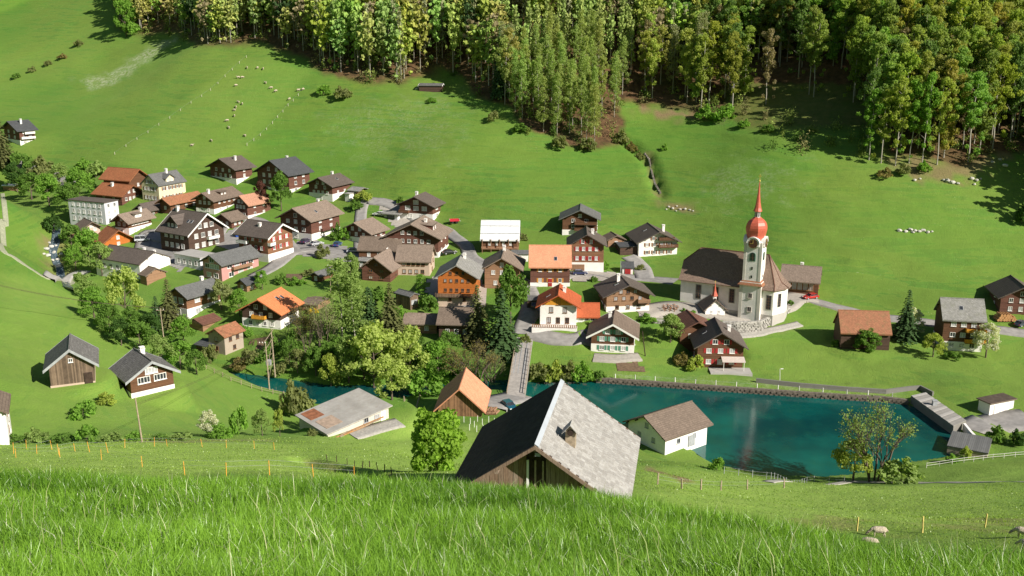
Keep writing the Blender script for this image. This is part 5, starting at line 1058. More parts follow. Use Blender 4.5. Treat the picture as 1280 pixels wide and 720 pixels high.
for u, c, w, q in ((672, 'olive', 32, 'brownish olive'), (690, 'yel', 34, 'yellow green'), (709, 'olive', 30, 'dull olive'), (727, 'fresh', 36, 'fresh green'), (748, 'mid', 24, 'small dark green')):
    ptree(u, 476, 30 if w > 25 else 18, w, 'bush', c, q+' bush on the far lake bank right of the bridge', 'bush', cat='bush')
ptree(657, 430, 16, 18, 'bush', 'olive', 'small olive shrub beside the upper end of the bridge', 'shrub', cat='shrub')
ptree(896, 588, 22, 22, 'bush', 'fresh', 'green bush at the corner of the white lake house', 'bush', cat='bush')
for u, v, h, w, c, q in ((958, 390, 9, 10, 'mid', 'dark green clipped shrub at the church tower foot'), (941, 392, 8, 7, 'olive', 'small olive shrub left of the tower foot shrub'), (987, 381, 9, 11, 'mid', 'round shrub at the right church corner'), (866, 392, 7, 9, 'fresh', 'small hedge left of the white chapel'), (855, 391, 7, 12, 'mid', 'low hedge by the wooden grave crosses')):
    ptree(u, v, h, w, 'bush', c, q, 'shrub', cat='shrub')
LEFT = [(88,268,40,42,'mid'),(62,258,42,40,'fresh'),(40,250,36,38,'mid'),(22,240,38,36,'dark'),(76,238,34,34,'birch'),(100,250,42,44,'fresh'),(112,330,46,44,'fresh'),(128,345,44,40,'birch'),(90,312,34,32,'mid'),(95,340,36,32,'fresh'),(118,398,42,44,'fresh'),(138,418,40,40,'mid'),(104,374,36,36,'birch'),(152,432,36,38,'dark'),(176,442,44,44,'mid'),
 (200,458,44,42,'birch'),(226,462,40,44,'fresh'),(246,468,34,34,'mid'),(188,428,40,40,'dark'),(230,432,40,36,'fresh'),(52,222,30,40,'olive'),(30,215,30,36,'mid'),(120,222,26,30,'birch'),(105,215,22,26,'fresh'),(68,290,30,28,'dark'),(165,415,34,34,'mid'),(262,452,26,26,'olive'),(315,455,24,30,'olive'),(300,462,20,26,'brown'),(340,442,26,26,'mid'),(362,452,34,30,'mid'),(372,466,34,30,'olive'),(350,470,22,22,'olive'),(395,470,40,34,'mid')]
LEFT += [(455,474,44,44,'mid'),(478,458,36,40,'mid'),(503,456,36,40,'dark'),(524,452,34,36,'mid'),(432,464,38,36,'fresh'),(410,458,34,36,'mid'),(396,452,30,32,'birch'),(566,468,30,36,'mid'),(540,458,34,36,'dark'),(450,446,30,36,'mid'),(420,440,30,34,'mid'),(365,436,28,30,'mid'),(525,470,40,44,'mid'),(330,452,20,24,'mid')]
adj = {'mid': 'mid green', 'fresh': 'fresh green', 'dark': 'dark green', 'birch': 'pale green', 'olive': 'olive', 'brown': 'brownish'}
def where(u, v):
    if v < 262 and u < 60: return 'on the brook bank below the far left chalet'
    if v < 262: return 'at the upper road left of the village'
    if u < 80: return 'in the brook gully left of the village'
    if v < 352: return 'on the brook bank below the flat roofed block'
    if u < 170 and v < 425: return 'on the gully edge left of the pale yellow tree'
    if u < 200: return 'in the dark gully below the broad grey roof'
    if u < 250: return 'on the slope between left meadow and stone mill'
    if u < 320: return 'at the stream edge under the stone mill'
    if u < 415: return 'on the stream bank below the orange roofed chalet'
    if u < 490: return 'on the wooded bank below the birches'
    return 'on the channel bank above the water near the orange house'
seen = {}
for u, v, h, w, c in LEFT:
    kd = 'spread' if h > 33 else 'bush'; lb = f"{adj[c]} {'tree' if kd == 'spread' else 'bush'} {where(u, v)}"
    if lb in seen: seen[lb] += 1; lb = ['', '', 'second ', 'third ', 'fourth ', 'fifth ', 'sixth '][seen[lb]]+lb
    else: seen[lb] = 1
    ptree(u, v, h, w, kd, c, lb, 'broadleaf_tree' if kd == 'spread' else 'bush', 'trees along the brook and stream', 'tree' if kd == 'spread' else 'bush')
ptree(104, 522, 26, 40, 'bush', 'fresh', 'round green bush below the weathered barn on the left meadow', 'bush', cat='bush')
ptree(134, 506, 20, 26, 'bush', 'yel', 'yellowish bush between the two meadow barns', 'bush', cat='bush')
BOT = [(22,553,40,40,'mid'),(46,553,38,44,'birch'),(76,553,32,50,'mid'),(108,553,38,44,'fresh'),(140,552,34,44,'birch'),(168,552,26,34,'fresh'),(226,551,42,50,'birch'),(262,550,52,44,'blossom'),(298,549,46,44,'fresh'),(328,549,44,38,'birch'),(350,548,42,28,'yel'),(198,551,24,40,'mid'),(276,549,34,50,'fresh'),(390,545,24,20,'olive')]
adj.update({'blossom': 'whitish blossoming', 'yel': 'yellow green'})
for i, (u, v, h, w, c) in enumerate(BOT):
    loc = ['left of the row at the edge house', 'right of the first one in the row', 'in the left part of the row', 'below the weathered barn', 'left of the leaning pole', 'right at the leaning pole', 'right of the white basement house', 'in the middle of the row', 'right of the blossoming bush', 'with thin leaves near the row end', 'at the right end of the row', 'right of the leaning pole', 'behind the blossoming bush', 'at the left wall of the long shed'][i]
    fh_ = (.36, .62, .45, .75, .40, .58, .34, .7, .95, .85, .9, .42, .6, .6)[i]; ptree(u, v-(0, 1, 0, 2, 0, 1, 0, 4, 5, 4, 3, 0, 2, 0)[i], h*fh_, w*.72, 'bush' if i not in (7, 10, 9) else 'spread', c, f'{adj[c]} bush {loc} above the near field', 'bush', 'bushes in a row above the near field', 'bush')
for u, v, h, w, c, q in ((1243,552,26,26,'mid','dark green bush left in the pair beside the white lake garage yard'),(1272,556,26,26,'dark','darker bush right in the pair beside the lake garage yard'),(1207,572,18,16,'yel','small yellow green shrub by the concrete weir house'),(1190,578,12,20,'fresh','low shore shrub left of the weir house')):
    ptree(u, v, h, w, 'bush', c, q, 'bush', cat='bush')
for u, v, h, w, c, q in ((430,300,20,18,'fresh','green shrub beside the dark street corner chalet'),(404,322,20,22,'olive','olive garden shrub at the street wall'),(420,300,24,16,'mid','dark shrub near the parked blue car'),(352,354,14,24,'mid','low garden shrub left of the garden hut'),(372,356,12,24,'fresh','green garden shrub right of the low garden shrub'),(386,344,10,20,'olive','olive vegetable patch shrub by the hut'),(455,250,14,26,'yel','yellow green shrub right of the white garage terrace'),(445,262,16,20,'mid','dark shrub below the white garage terrace'),(500,255,12,10,'mid','small shrub on the slope left of the highest chalet'),
                         (800,338,10,14,'olive','small olive shrub beside the tiny red fronted garage'),(742,352,10,12,'mid','shrub on the lawn below the double garages'),(757,336,12,12,'fresh','fresh shrub right of the double garages'),(652,300,10,18,'olive','brown shrub behind the white metal roof'),(668,318,10,16,'mid','shrub between white garage and salmon roof'),(810,402,12,26,'fresh','low garden shrub below the churchyard wall'),(391,388,7,18,'yel','low shrub by the flat grey annex'),(1045,432,10,16,'mid','low shrub left of the brick red roofed barn'),(1190,448,12,24,'mid','garden hedge below the orange balconies')):
    ptree(u, v, h, w, 'bush', c, q, 'shrub', cat='shrub')
# meadow shrubs along the forest edge, the ditch and the upper left pasture
for i, (u, v, h, w, c) in enumerate(((428,124,20,26,'olive'),(405,118,14,20,'fresh'),(540,128,8,14,'fresh'),(616,152,16,18,'olive'),(650,165,14,22,'mid'),(700,185,18,24,'olive'),(735,188,20,26,'olive'),(775,180,20,24,'olive'),(790,190,16,18,'brown'),(800,200,14,14,'olive'),(880,150,22,26,'fresh'),(905,152,26,30,'fresh'),(1105,222,14,22,'brown'),(1130,218,16,22,'olive'),(1155,215,18,20,'fresh'),(60,82,8,12,'olive'),(78,74,9,14,'brown'),(98,58,10,14,'olive'),(40,90,8,12,'olive'),(20,98,8,14,'mid'),(1277,280,30,22,'dark'),(830,188,10,10,'fresh'),(960,165,12,20,'mid'),(930,160,14,18,'fresh'))):
    zone = 'in the hedge line of the upper left pasture' if u < 100 else 'at the left forest edge' if u < 560 else 'at the foot of the middle wood tongue' if u < 745 else 'along the ditch in the meadow' if u < 835 else 'at the right forest edge' if u < 1200 else 'at the right picture edge in the meadow'
    lb = f"{adj.get(c, c)} bush {zone}"; seen[lb] = seen.get(lb, 0)+1
    if seen[lb] > 1: lb = ['', '', 'second ', 'third ', 'fourth ', 'fifth '][seen[lb]]+lb
    ptree(u, v, h, w, 'bush', c, lb, 'bush', 'bushes at the meadow edges', 'bush')

# ------------------------------------------------------------------ the forest above the meadows: nearest ones single trees, the rest one mass
rg = random.Random(77); cand = []
for gx in np.arange(-330, 330, 5.4):
    for gy in np.arange(236, 640, 5.4):
        x = gx+rg.uniform(-2.4, 2.4); y = gy+rg.uniform(-2.4, 2.4); cand.append((x, y))
cx = np.array([c[0] for c in cand]); cy = np.array([c[1] for c in cand]); cz = Hn(cx, cy); D = cy*CP-cz*SP; cu = 640+F*cx/D; cv = 360-F*(cy*SP+cz*CP)/D
sdf = poly_sd(cu, cv, FOREST_PX); near = []; far = []
for i in range(len(cx)):
    grove = 1325 < cu[i] < 1640 and 185 < cv[i] < 300 and cy[i] > 235 and rg.random() < .85
    if grove: far.append((F/D[i], i)); continue
    if cy[i] < 300 or sdf[i] > -2 or cu[i] < 100 or cu[i] > 1560 or cv[i] < -70: continue
    u, v = cu[i], cv[i]
    if 915 < u < 1078 and 84 < v < 200 and rg.random() < .86: continue
    if 930 < u < 1060 and v > 150: continue
    if 745 < u < 900 and 95 < v and rg.random() < .35: continue
    if 165 < u < 258 and v > 8 and rg.random() < .4: continue
    (near if (v > -6 and -10 < u < 1290) else far).append((F/D[i], i))
near.sort(reverse=True); far += near[300:]; near = near[:300]
def spec(u, v, i):
    q = rg.random()
    if 640 < u < 790 and v > 55: return ('slender' if q < .7 else 'tall', (.33+.06*rg.random(), .42+.06*rg.random(), .14), 20+6*rg.random(), 6.2, 'thin light green tree in the wood tongue above the ditch')
    if rg.random() < .09: return ('tall', (.34, .29, .17), 22+6*rg.random(), 8.5, '')
    if u > 880: 
        c = (.25+.16*rg.random(), .35+.12*rg.random(), .07+.05*rg.random()) if q > .12 else (.17, .27, .08)
        return ('tall', c, 27+7*rg.random(), 9.5+2.5*rg.random(), 'tall olive yellow beech in the right part of the forest' if q > .12 else 'darker green beech in the right part of the forest')
    if q < .05: return ('spruce', G['spruce'], 24+8*rg.random(), 8, 'dark spruce among the beeches of the forest')
    if u < 360: return ('tall', (.32+.16*rg.random(), .43+.12*rg.random(), .10+.06*rg.random()), 17+6*rg.random(), 8.5, 'yellow green beech in the left end of the forest')
    if q < .22: return ('slender', (.34, .36, .20), 24+5*rg.random(), 7, 'sparse greyish tree with pale stem in the forest')
    return ('tall', (.29+.18*rg.random(), .42+.12*rg.random(), .09+.06*rg.random()), 23+7*rg.random(), 8.6+2*rg.random(), 'bright yellow green beech in the middle of the forest' if u < 640 else 'yellow green beech above the brown forest floor')
MARKS = [(150, 'the white meadow patch'), (205, 'the cream house'), (290, 'the first dark top chalet'), (355, 'the slate roofed chalet'), (412, 'the white garage terrace'), (470, 'the thin birches'), (520, 'the highest chalet'), (575, 'the orange house'), (625, 'the white roof'), (688, 'the salmon roof'), (725, 'the meadow edge chalet'), (770, 'the long brown chalet'), (815, 'the white plaster house'), (880, 'the church nave'), (944, 'the church spire'), (1003, 'the church barn'), (1080, 'the brick red barn'), (1131, 'the single spruce'), (1210, 'the orange balconies'), (1262, 'the far right chalet')]
from collections import Counter
flab = []
for s, i in near:
    kd, c, h, w, lb = spec(cu[i], cv[i], i); dep = -sdf[i]
    rw = 'at the forest edge' if dep < 14 else 'in the front rows' if dep < 40 else 'in the middle rows' if dep < 85 else 'deep in the forest'
    mk = min(MARKS, key=lambda m: abs(m[0]-cu[i])); q = 'straight above' if abs(mk[0]-cu[i]) < 14 else 'above and left of' if cu[i] < mk[0] else 'above and right of'
    sp = 'dark spruce' if kd == 'spruce' else 'pale stemmed sparse tree' if (kd == 'slender' and c[2] > .15) else 'thin light green tree' if kd == 'slender' else 'brownish budding beech' if c[1] < c[0] else 'darker green beech' if c[0] < .2 else 'yellow green beech'
    flab.append((f'{sp} {rw} {q} {mk[1]}', kd, c, h, w))
cnt_ = Counter(f[0] for f in flab)
for (s, i), (lb, kd, c, h, w) in zip(near, flab):
    tree('spruce_tree' if kd == 'spruce' else 'forest_tree', lb, (cx[i], cy[i], cz[i]-.3), h, w, kd, c, ('trees: '+lb) if cnt_[lb] > 1 else 'trees of the forest above the village')
ptree(158, 46, 50, 34, 'spread', 'fresh', 'single bright tree at the left tip of the forest', 'broadleaf_tree')
ptree(165, 44, 22, 24, 'bush', 'fresh', 'bush under the single bright tree at the left forest tip', 'bush', cat='bush')
# undergrowth and saplings under the trees
ug = [i for i in range(len(cx)) if -40 < sdf[i] < 4 and cy[i] > 300 and 140 < cu[i] < 1300 and cv[i] > -10 and rg.random() < .55]
uv_, us_, uc_ = [], [], []
for i in ug:
    m = rg.randrange(60, 190); hgt = rg.uniform(1.2, 6.5); wdt = rg.uniform(1.0, 2.4); p = RNG.normal(size=(m, 3))*np.array([wdt*.5, wdt*.5, hgt*.26])+np.array([cx[i]+rg.uniform(-2, 2), cy[i]+rg.uniform(-2, 2), 0]); p[:, 2] = Hn(p[:, 0], p[:, 1])+np.abs(p[:, 2]+hgt*.35)
    uv_.append(p); us_.append(np.full(m, .26)*(.6+.8*RNG.random(m))); c = [(.20, .27, .06), (.11, .19, .04), (.24, .23, .10), (.27, .35, .09)][rg.randrange(4)]; uc_.append(np.tile(np.array(list(c)+[1]), (m*4, 1)))
UG = (np.vstack(uv_), np.concatenate(us_), np.vstack(uc_))
for u, v, h in ((1086,200,90),(1101,204,96),(1119,207,112),(1136,204,104),(1152,208,118),(1171,206,110)):
    ptree(u, v, h, 36, 'tall', 'yel' if u % 2 else 'fresh', 'front beech of the dark right forest edge, %s' % {1062: 'third from the left', 1086: 'fourth from the left', 1101: 'above the field barn', 1119: 'left of the single spruce below', 1136: 'right above the single spruce below', 1152: 'tallest of the front row', 1171: 'at the right end of the front row', 1000: 'first on the left', 1030: 'second from the left'}[u], 'forest_tree')
# joined mass
allV = []; cols = []
base_ = {}
for kd in ('tall', 'slender'):
    me = VAR[kd][0][0]; nv = len(me.vertices); co = np.empty(nv*3, np.float32); me.vertices.foreach_get('co', co); co = co.reshape(-1, 4, 3); base_[kd] = co[RNG.random(len(co)) < .10]
tk = MB()
for s, i in far:
    kd, c, h, w, lb = spec(cu[i], max(cv[i], 0), i); kd = 'slender' if kd == 'slender' else 'tall'; b = base_[kd].reshape(-1, 3); a = rg.random()*6.28; k = w/.40
    R_ = np.array([[math.cos(a), -math.sin(a), 0], [math.sin(a), math.cos(a), 0], [0, 0, 1]]); q = (b*[k, k, h]) @ R_.T*1.0
    ctr = q.reshape(-1, 4, 3).mean(1, keepdims=True); q = (ctr+(q.reshape(-1, 4, 3)-ctr)*2.9).reshape(-1, 3)
    allV.append(q+[cx[i], cy[i], cz[i]]); cols.append(np.tile(np.array(list(c)+[1]), (len(b), 1)))
    tk.tube([(cx[i], cy[i], cz[i]-1), (cx[i], cy[i], cz[i]+h*.9)], [.3, .05], 3, False)
t = NT('far_foliage'); at_ = t.attr('tint'); o = t.coord(); n = t.noise(.5, o, 3); c = t.mix(1.0, at_['Color'], t.ramp(n, .3, .7, (.7,)*3, (1.3, 1.28, 1.2)), 'MULTIPLY')
d = t.new('ShaderNodeBsdfDiffuse'); t.put(d.inputs[0], c); tr = t.new('ShaderNodeBsdfTranslucent'); t.put(tr.inputs[0], c); mx = t.new('ShaderNodeMixShader'); mx.inputs[0].default_value = .3
t.t.links.new(d.outputs[0], mx.inputs[1]); t.t.links.new(tr.outputs[0], mx.inputs[2]); t.t.links.new(mx.outputs[0], t.out.inputs[0])
allV = np.vstack(allV); nq = len(allV)//4
fo = obj('far_wood', np_mesh('far_wood', allV, np.arange(4*nq), np.arange(nq)*4, None, t.m, {'tint': np.vstack(cols)})); tag(fo, 'mass of more beeches deeper in the forest', 'forest', kind='stuff')
tag(obj('undergrowth', quads_mesh('undergrowth', UG[0], RNG.normal(size=UG[0].shape)+np.array([0, 0, .4]), UG[1], t.m)), 'low saplings and undergrowth on the forest floor', 'undergrowth', kind='stuff')
at = bpy.data.objects['undergrowth'].data.color_attributes.new('tint', 'FLOAT_COLOR', 'POINT'); at.data.foreach_set('color', UG[2].astype(np.float32).ravel())
tag(tk.build('far_stems', BARKP), 'pale stems of the deeper forest', 'forest', kind='stuff')
print('FOREST', len(near), len(far), nq)

# ------------------------------------------------------------------ foreground grass
t = NT('grass_blades'); at_ = t.attr('tint'); t.b.inputs['Roughness'].default_value = .34; t.b.inputs['Specular IOR Level'].default_value = .38
t.put(t.b.inputs['Base Color'], at_['Color'])
tr = t.new('ShaderNodeBsdfTranslucent'); t.put(tr.inputs[0], t.mix(1.0, at_['Color'], (1.3, 1.35, .6), 'MULTIPLY')); mx = t.new('ShaderNodeMixShader'); mx.inputs[0].default_value = .35
t.t.links.new(t.b.outputs[0], mx.inputs[1]); t.t.links.new(tr.outputs[0], mx.inputs[2]); t.t.links.new(mx.outputs[0], t.out.inputs[0]); BLADE = t.m
def grass(name, label, x, y, hgt, wid, tone=1.0, pal=None):
    n = len(x); z = Hn(x, y)-.02; a = RNG.random(n)*6.283; hgt = hgt*(.55+.75*RNG.random(n)); wx = np.cos(a)*wid; wy = np.sin(a)*wid
    b = RNG.random(n)*6.283; bend = hgt*(.10+.75*RNG.random(n)**1.3); wind = np.array([-.06, .05]); bx = np.cos(b)*bend+wind[0]*hgt; by = np.sin(b)*bend+wind[1]*hgt
    V = np.empty((n, 5, 3)); 
    V[:, 0] = np.stack([x-wx, y-wy, z], -1); V[:, 1] = np.stack([x+wx, y+wy, z], -1)
    mx_, my_, mz = x+bx*.35, y+by*.35, z+hgt*.6
    V[:, 2] = np.stack([mx_+wx*.8, my_+wy*.8, mz], -1); V[:, 3] = np.stack([mx_-wx*.8, my_-wy*.8, mz], -1); V[:, 4] = np.stack([x+bx, y+by, z+hgt*(1-.35*(bend/hgt)**2)], -1)
    o = np.arange(n)[:, None]*5; loops = np.concatenate([(o+[0, 1, 2, 3]), (o+[3, 2, 4])], 1).ravel(); starts = (np.arange(n)[:, None]*7+[0, 4]).ravel()
    pt = vnoise(x, y, 2.2, 31)+.5; k = RNG.random(n)
    g0, g1 = pal or (np.array([.065, .160, .012]), np.array([.245, .445, .045])); dry_glint = np.array([.62, .62, .45])
    c = g0+(g1-g0)*np.clip(pt*.75+(k*7.3 % 1)*.75-.22, 0, 1)[:, None]; dr = k > (.978 if pal is None else 2); c[dr] = dry_glint*(.6+.6*RNG.random(dr.sum()))[:, None]  # scattered blades turned pale: dry ones that double as painted glints
    c = np.repeat(c*tone, 5, 0); c = np.hstack([c, np.ones((len(c), 1))])
    return tag(obj(name, np_mesh(name, V.reshape(-1, 3), loops, starts, None, BLADE, {'tint': c})), label, 'grass', kind='stuff')
n = 290000; aa = RNG.uniform(-.60, .60, n); rr = 3.6*(26/3.6)**(RNG.random(n)**.85); x, y = rr*np.sin(aa), rr*np.cos(aa)
grass('tall_grass', 'tall fresh grass on the near slope in front of the camera', x, y, (.20+.10*vnoise(x, y, 3, 41)+.10*vnoise(x, y, .7, 44))*(1+rr/45), .0024+.00022*rr)
n = 700; aa = RNG.uniform(-.60, .60, n); rr = 4.0*(20/4.0)**(RNG.random(n)**.8); x, y = rr*np.sin(aa), rr*np.cos(aa)
grass('grass_stalks', 'taller pale stalks standing in the near grass', x, y, .40+0*x, .0022+.00018*rr, 1.0, (np.array([.28, .36, .10]), np.array([.52, .54, .28])))
n = 80000; aa = RNG.uniform(-.60, .62, n); rr = 24*(150/24)**(RNG.random(n)); x, y = rr*np.sin(aa), rr*np.cos(aa)
sdl = poly_sd(x, y, LAKE); ok = sdl > 3; x, y, rr = x[ok], y[ok], rr[ok]
grass('meadow_grass', 'short pasture grass on the slope behind the near crest', x, y, (.08+.05*vnoise(x, y, 5, 42))*(1+rr/130), .003+.0004*rr, 1.0, (np.array([.19, .31, .045]), np.array([.29, .41, .075])))  # blade colours follow the lightened near fields

# ------------------------------------------------------------------ fences: each post a part, rails and wires parts too
def fence(name, label, P, h, pw, postm, rails=(), railm=None, lean=0.0, sd=0, rail_r=.03):
    org = P[0].copy(); root = tag(empty(name, org), label, 'fence'); rg = random.Random(sd); tops = []
    def mk():
        mb = MB(); mb.add([(-pw/2, -pw/2, -.4), (pw/2, -pw/2, -.4), (pw/2, pw/2, -.4), (-pw/2, pw/2, -.4), (-pw*.42, -pw*.42, h), (pw*.42, -pw*.42, h), (pw*.42, pw*.42, h), (-pw*.42, pw*.42, h)], [(3, 2, 1, 0), (4, 5, 6, 7), (0, 1, 5, 4), (1, 2, 6, 5), (2, 3, 7, 6), (3, 0, 4, 7)]); return mb.mesh('post', postm)
    me = shared(('post', h, pw, postm.name), mk)
    for p in P:
        o = obj('post', me, root, p-org); o.rotation_euler = (rg.uniform(-lean, lean), rg.uniform(-lean, lean), rg.random()); o.scale = (1, 1, rg.uniform(.9, 1.1))
    for z in rails:
        mb = MB(); mb.tube([p-org+Vector((0, 0, z)) for p in P], rail_r, 4); mb.build('rail' if rail_r > .02 else 'wire', railm or postm, root)
    return root
def along(px, step):
    W3 = gpts(px); out = [W3[0]]; acc = 0
    for a, b in zip(W3[:-1], W3[1:]):
        L = (b-a).length; d = step-acc
        while d < L: p = a.lerp(b, d/L); p.z = H(p.x, p.y); out.append(p); d += step
        acc = L-(d-step)
    return out
WOODL = plain('pale_fence_wood', (.55, .50, .40), .8, .15, 3)
fence('pasture_fence', 'pale post fence along the left side of the sheep pasture', along([(308, 72), (258, 118), (192, 161), (138, 197)], 5.5), 1.0, .15, WOODL, (.9,), METAL, .08, 1, .012)
fence('pasture_fence', 'pale post fence along the right side of the sheep pasture', along([(379, 112), (337, 159), (304, 188)], 4.0), 1.0, .15, WOODL, (.9,), METAL, .08, 2, .012)
fence('stream_fence', 'wooden two rail fence where the left meadow meets the stream', along([(258, 461), (290, 477), (330, 490), (372, 498), (386, 508), (396, 524)], 2.4), 1.1, .13, POSTW, (.5, .95), POSTW, .05, 3, .045)
fence('lake_fence', 'row of white posts along the far lake wall', [p+Vector((0, 1.3, .9)) for p in lakefar[::2]][1:], 1.0, .14, WHITE, (.8,), METAL, .02, 4, .014)
N1 = [(17, 567), (33, 561), (46, 567), (65, 562), (74, 569), (94, 565), (112, 565), (135, 566), (156, 560), (193, 558), (209, 558), (253, 559), (283, 560), (318, 561), (343, 562)]
fence('field_fence', 'orange marker posts of the far electric fence across the near field', [ground(u, v, 30) for u, v in N1], 1.1, .042, ORPOST, (.7, 1.1), METAL, .12, 5, .008)
N2 = [(20, 572), (75, 572), (127, 575), (178, 584), (231, 594), (283, 596), (337, 594), (392, 597), (443, 600)]
fence('field_fence', 'orange marker posts of the near electric fence just behind the tall grass', [ground(u, v, 30) for u, v in N2], 1.0, .038, ORPOST, (.7, 1.05), METAL, .06, 6, .006)
fence('bank_fence', 'dark stakes along the eroded bank in the near field', [ground(u, v, 30) for u, v in ((409, 576), (421, 578), (434, 581), (443, 584), (453, 585), (462, 584), (472, 588), (481, 590), (490, 594))], .8, .08, DARKW, (), None, .12, 7)
fence('slope_fence', 'grey wooden posts of the fence right of the slate barn', [ground(u, v, 30) for u, v in ((822, 606), (852, 611), (876, 612), (901, 613), (934, 612), (980, 610))], 1.2, .15, POSTW, (.6, 1.0), METAL, .04, 8, .008)
fence('white_railing', 'white painted two rail fence near the lake outlet', along([(1158, 585), (1200, 579), (1240, 574), (1295, 569)], 2.6), 1.0, .08, plain('weathered_white', (.60, .58, .53), .7, .15), (.5, .95), None, .01, 9, .035)
fence('shore_fence', 'grey wire mesh fence posts along the near lake shore', along([(905, 592), (960, 599), (1010, 602), (1060, 603)], 2.5), 1.1, .08, METAL, (.5, 1.0), METAL, .02, 10, .01)
fence('road_fence', 'thin rail fence beside the meadow road', along([(1008, 380), (1050, 391), (1110, 404)], 4), .9, .09, POSTW, (.8,), POSTW, .02, 11, .03)
fence('sheep_fence', 'three yellowish stakes in the right sheep field', [ground(u, v, 30) for u, v in ((1071, 664), (1153, 666), (1231, 660))], 1.1, .09, plain('yellow_stake', (.62, .50, .16), .7), (), None, .06, 12)
fence('yard_fence', 'wooden rail fence by the channel left of the tile roofed barn', along([(505, 502), (525, 497), (545, 494)], 2.2), 1.0, .12, POSTW, (.5, .9), POSTW, .03, 13, .05)
STK = shared('stake', lambda: MB().box(0, 0, .45, .09, .09, 1.5).mesh('garden_stake', WHITE))
for i, (u, v) in enumerate(((580, 528), (588, 530), (597, 527), (603, 531), (611, 528), (618, 530), (587, 538), (596, 540), (604, 539), (611, 541), (618, 538), (593, 534))):
    o = obj('garden_stake', STK, None, ground(u, v)); tag(o, 'white garden stake in the %s row below the tile roofed barn' % ('upper' if v < 533 else 'lower'), 'stake', 'garden stakes in the %s row' % ('upper' if v < 533 else 'lower'))

# ------------------------------------------------------------------ poles and the transformer tower
def pole(label, u, v, utop, vtop, r=.13, arm=False, mat=POSTW, name='power_pole'):
    P = ground(u, v); D = P.y*CP-P.z*SP; b = (vtop-360)/F; U = P.y*SP+P.z*CP; h = (-U-b*D)/(CP-b*SP); dx = (utop-640)/F*(D-h*SP)-P.x
    root = tag(empty(name, P), label, 'pole'); MB().tube([(0, 0, -.6), (dx, 0, h)], [r, r*.7], 7).build('shaft', mat, root)
    if arm: MB().box(dx*.95, 0, h-.5, 1.8, .12, .12).build('cross_arm', mat, root)
    for k in (-.7, 0, .7):
        if arm: MB().lathe([(.05, h-.43), (.09, h-.33), (.05, h-.2)], 6, dx*.95+k, 0).build('insulator', WHITE, root)
    return root, P, dx, h
pole('tall leaning wooden pole in front of the house with white basement', 178, 553, 169, 497, .13)
pole('grey wooden pole beside the dark spruce above the left meadow', 207, 441, 200, 385, .14, True)
PT_ = None
pole('slanting bare pole beside the bright orange roofed chalet', 356, 429, 364, 396, .10)
pole('dark pole between the lower green shuttered house and the awning chalet', 807, 445, 803, 414, .14, False, DARKW)
pole('thin wooden pole in the garden behind the grey shed', 413, 366, 413, 330, .1, True)
pole('grey pole at the side lane by the tiny red garage', 776, 343, 776, 326, .1, False, METAL)
root, P, dx, h = pole('white street lamp on the meadow wall above the lake', 975, 480, 975, 461, .07, False, WHITE, 'street_lamp'); MB().box(.2, 0, h, .6, .22, .14).build('lamp_head', WHITE, root)
pa, pb = ground(337, 487), ground(345, 486); s_ = px_m(pa); hh = 58/s_/.95
root = tag(empty('transformer_tower', pa), 'two legged wooden transformer tower at the stream edge', 'power tower'); q = pb-pa; q.z = 0
for o_ in (Vector((0, 0, 0)), q): MB().tube([o_+Vector((0, 0, -1)), o_+Vector((-.25, 0, hh))], [.17, .12], 7).build('leg', POSTW, root)
tp_ = Vector((-.25, 0, hh)); MB().extrude([tp_+Vector((-.5, -.1, -.25)), tp_+q+Vector((.6, -.1, -.25)), tp_+q+Vector((.6, -.1, -.02)), tp_+Vector((-.5, -.1, -.02))], (0, .2, 0)).build('cross_arm', POSTW, root)
tp2 = Vector((-.2, 0, hh*.82)); MB().extrude([tp2+Vector((-.5, -.1, -.2)), tp2+q+Vector((.4, -.1, -.2)), tp2+q+Vector((.4, -.1, 0)), tp2+Vector((-.5, -.1, 0))], (0, .2, 0)).build('cross_arm', POSTW, root)
for a, b in (((-.18, .72), (-.11, .45)), ((-.11, .45), (-.05, .2))):
    MB().tube([Vector((a[0], 0, hh*a[1])), q+Vector((b[0], 0, hh*b[1]))], .05, 4).build('brace', POSTW, root); MB().tube([q+Vector((a[0], 0, hh*a[1])), Vector((b[0], 0, hh*b[1]))], .05, 4).build('brace', POSTW, root)
m_ = q/2+Vector((-.5, -.3, hh*.42)); mb = MB(); mb.box(m_.x, m_.y, m_.z, 1.1, .7, 1.1); mb.box(m_.x, m_.y, m_.z+.6, .9, .6, .15)
for k in range(5): mb.box(m_.x-.4+k*.2, m_.y-.4, m_.z, .06, .12, .8)
mb.build('transformer', METAL, root)
for k in (-.4, .2, .8): MB().lathe([(.05, hh), (.11, hh+.12), (.05, hh+.3)], 6, -.25+k+q.x/2-.2, 0).build('insulator', WHITE, root)

def wires(label, A, B, n=3, gap=.5, sag=.9):
    root = tag(empty('power_line', A), label, 'wire')
    for k in range(n):
        o_ = Vector(((k-(n-1)/2)*gap, 0, 0)); P = [A.lerp(B, f)-A+o_-Vector((0, 0, 4*sag*f*(1-f))) for f in np.linspace(0, 1, 9)]; MB().tube(P, .022, 3).build('wire', DARKW, root)
wa = ground(207, 441); wa.z += 10.3; wb = ground(178, 553); wb.z += 5.6; wt = pa+Vector((.5, 0, hh))
wires('thin power lines from the pole by the dark spruce to the transformer tower', wa, wt); wl = ground(0, 398); wl.z += 7
wires('thin power lines crossing the left meadow from the pole by the dark spruce', wa, wl)
wires('thin power line from the transformer tower to the leaning meadow pole', wt, wb, 2)
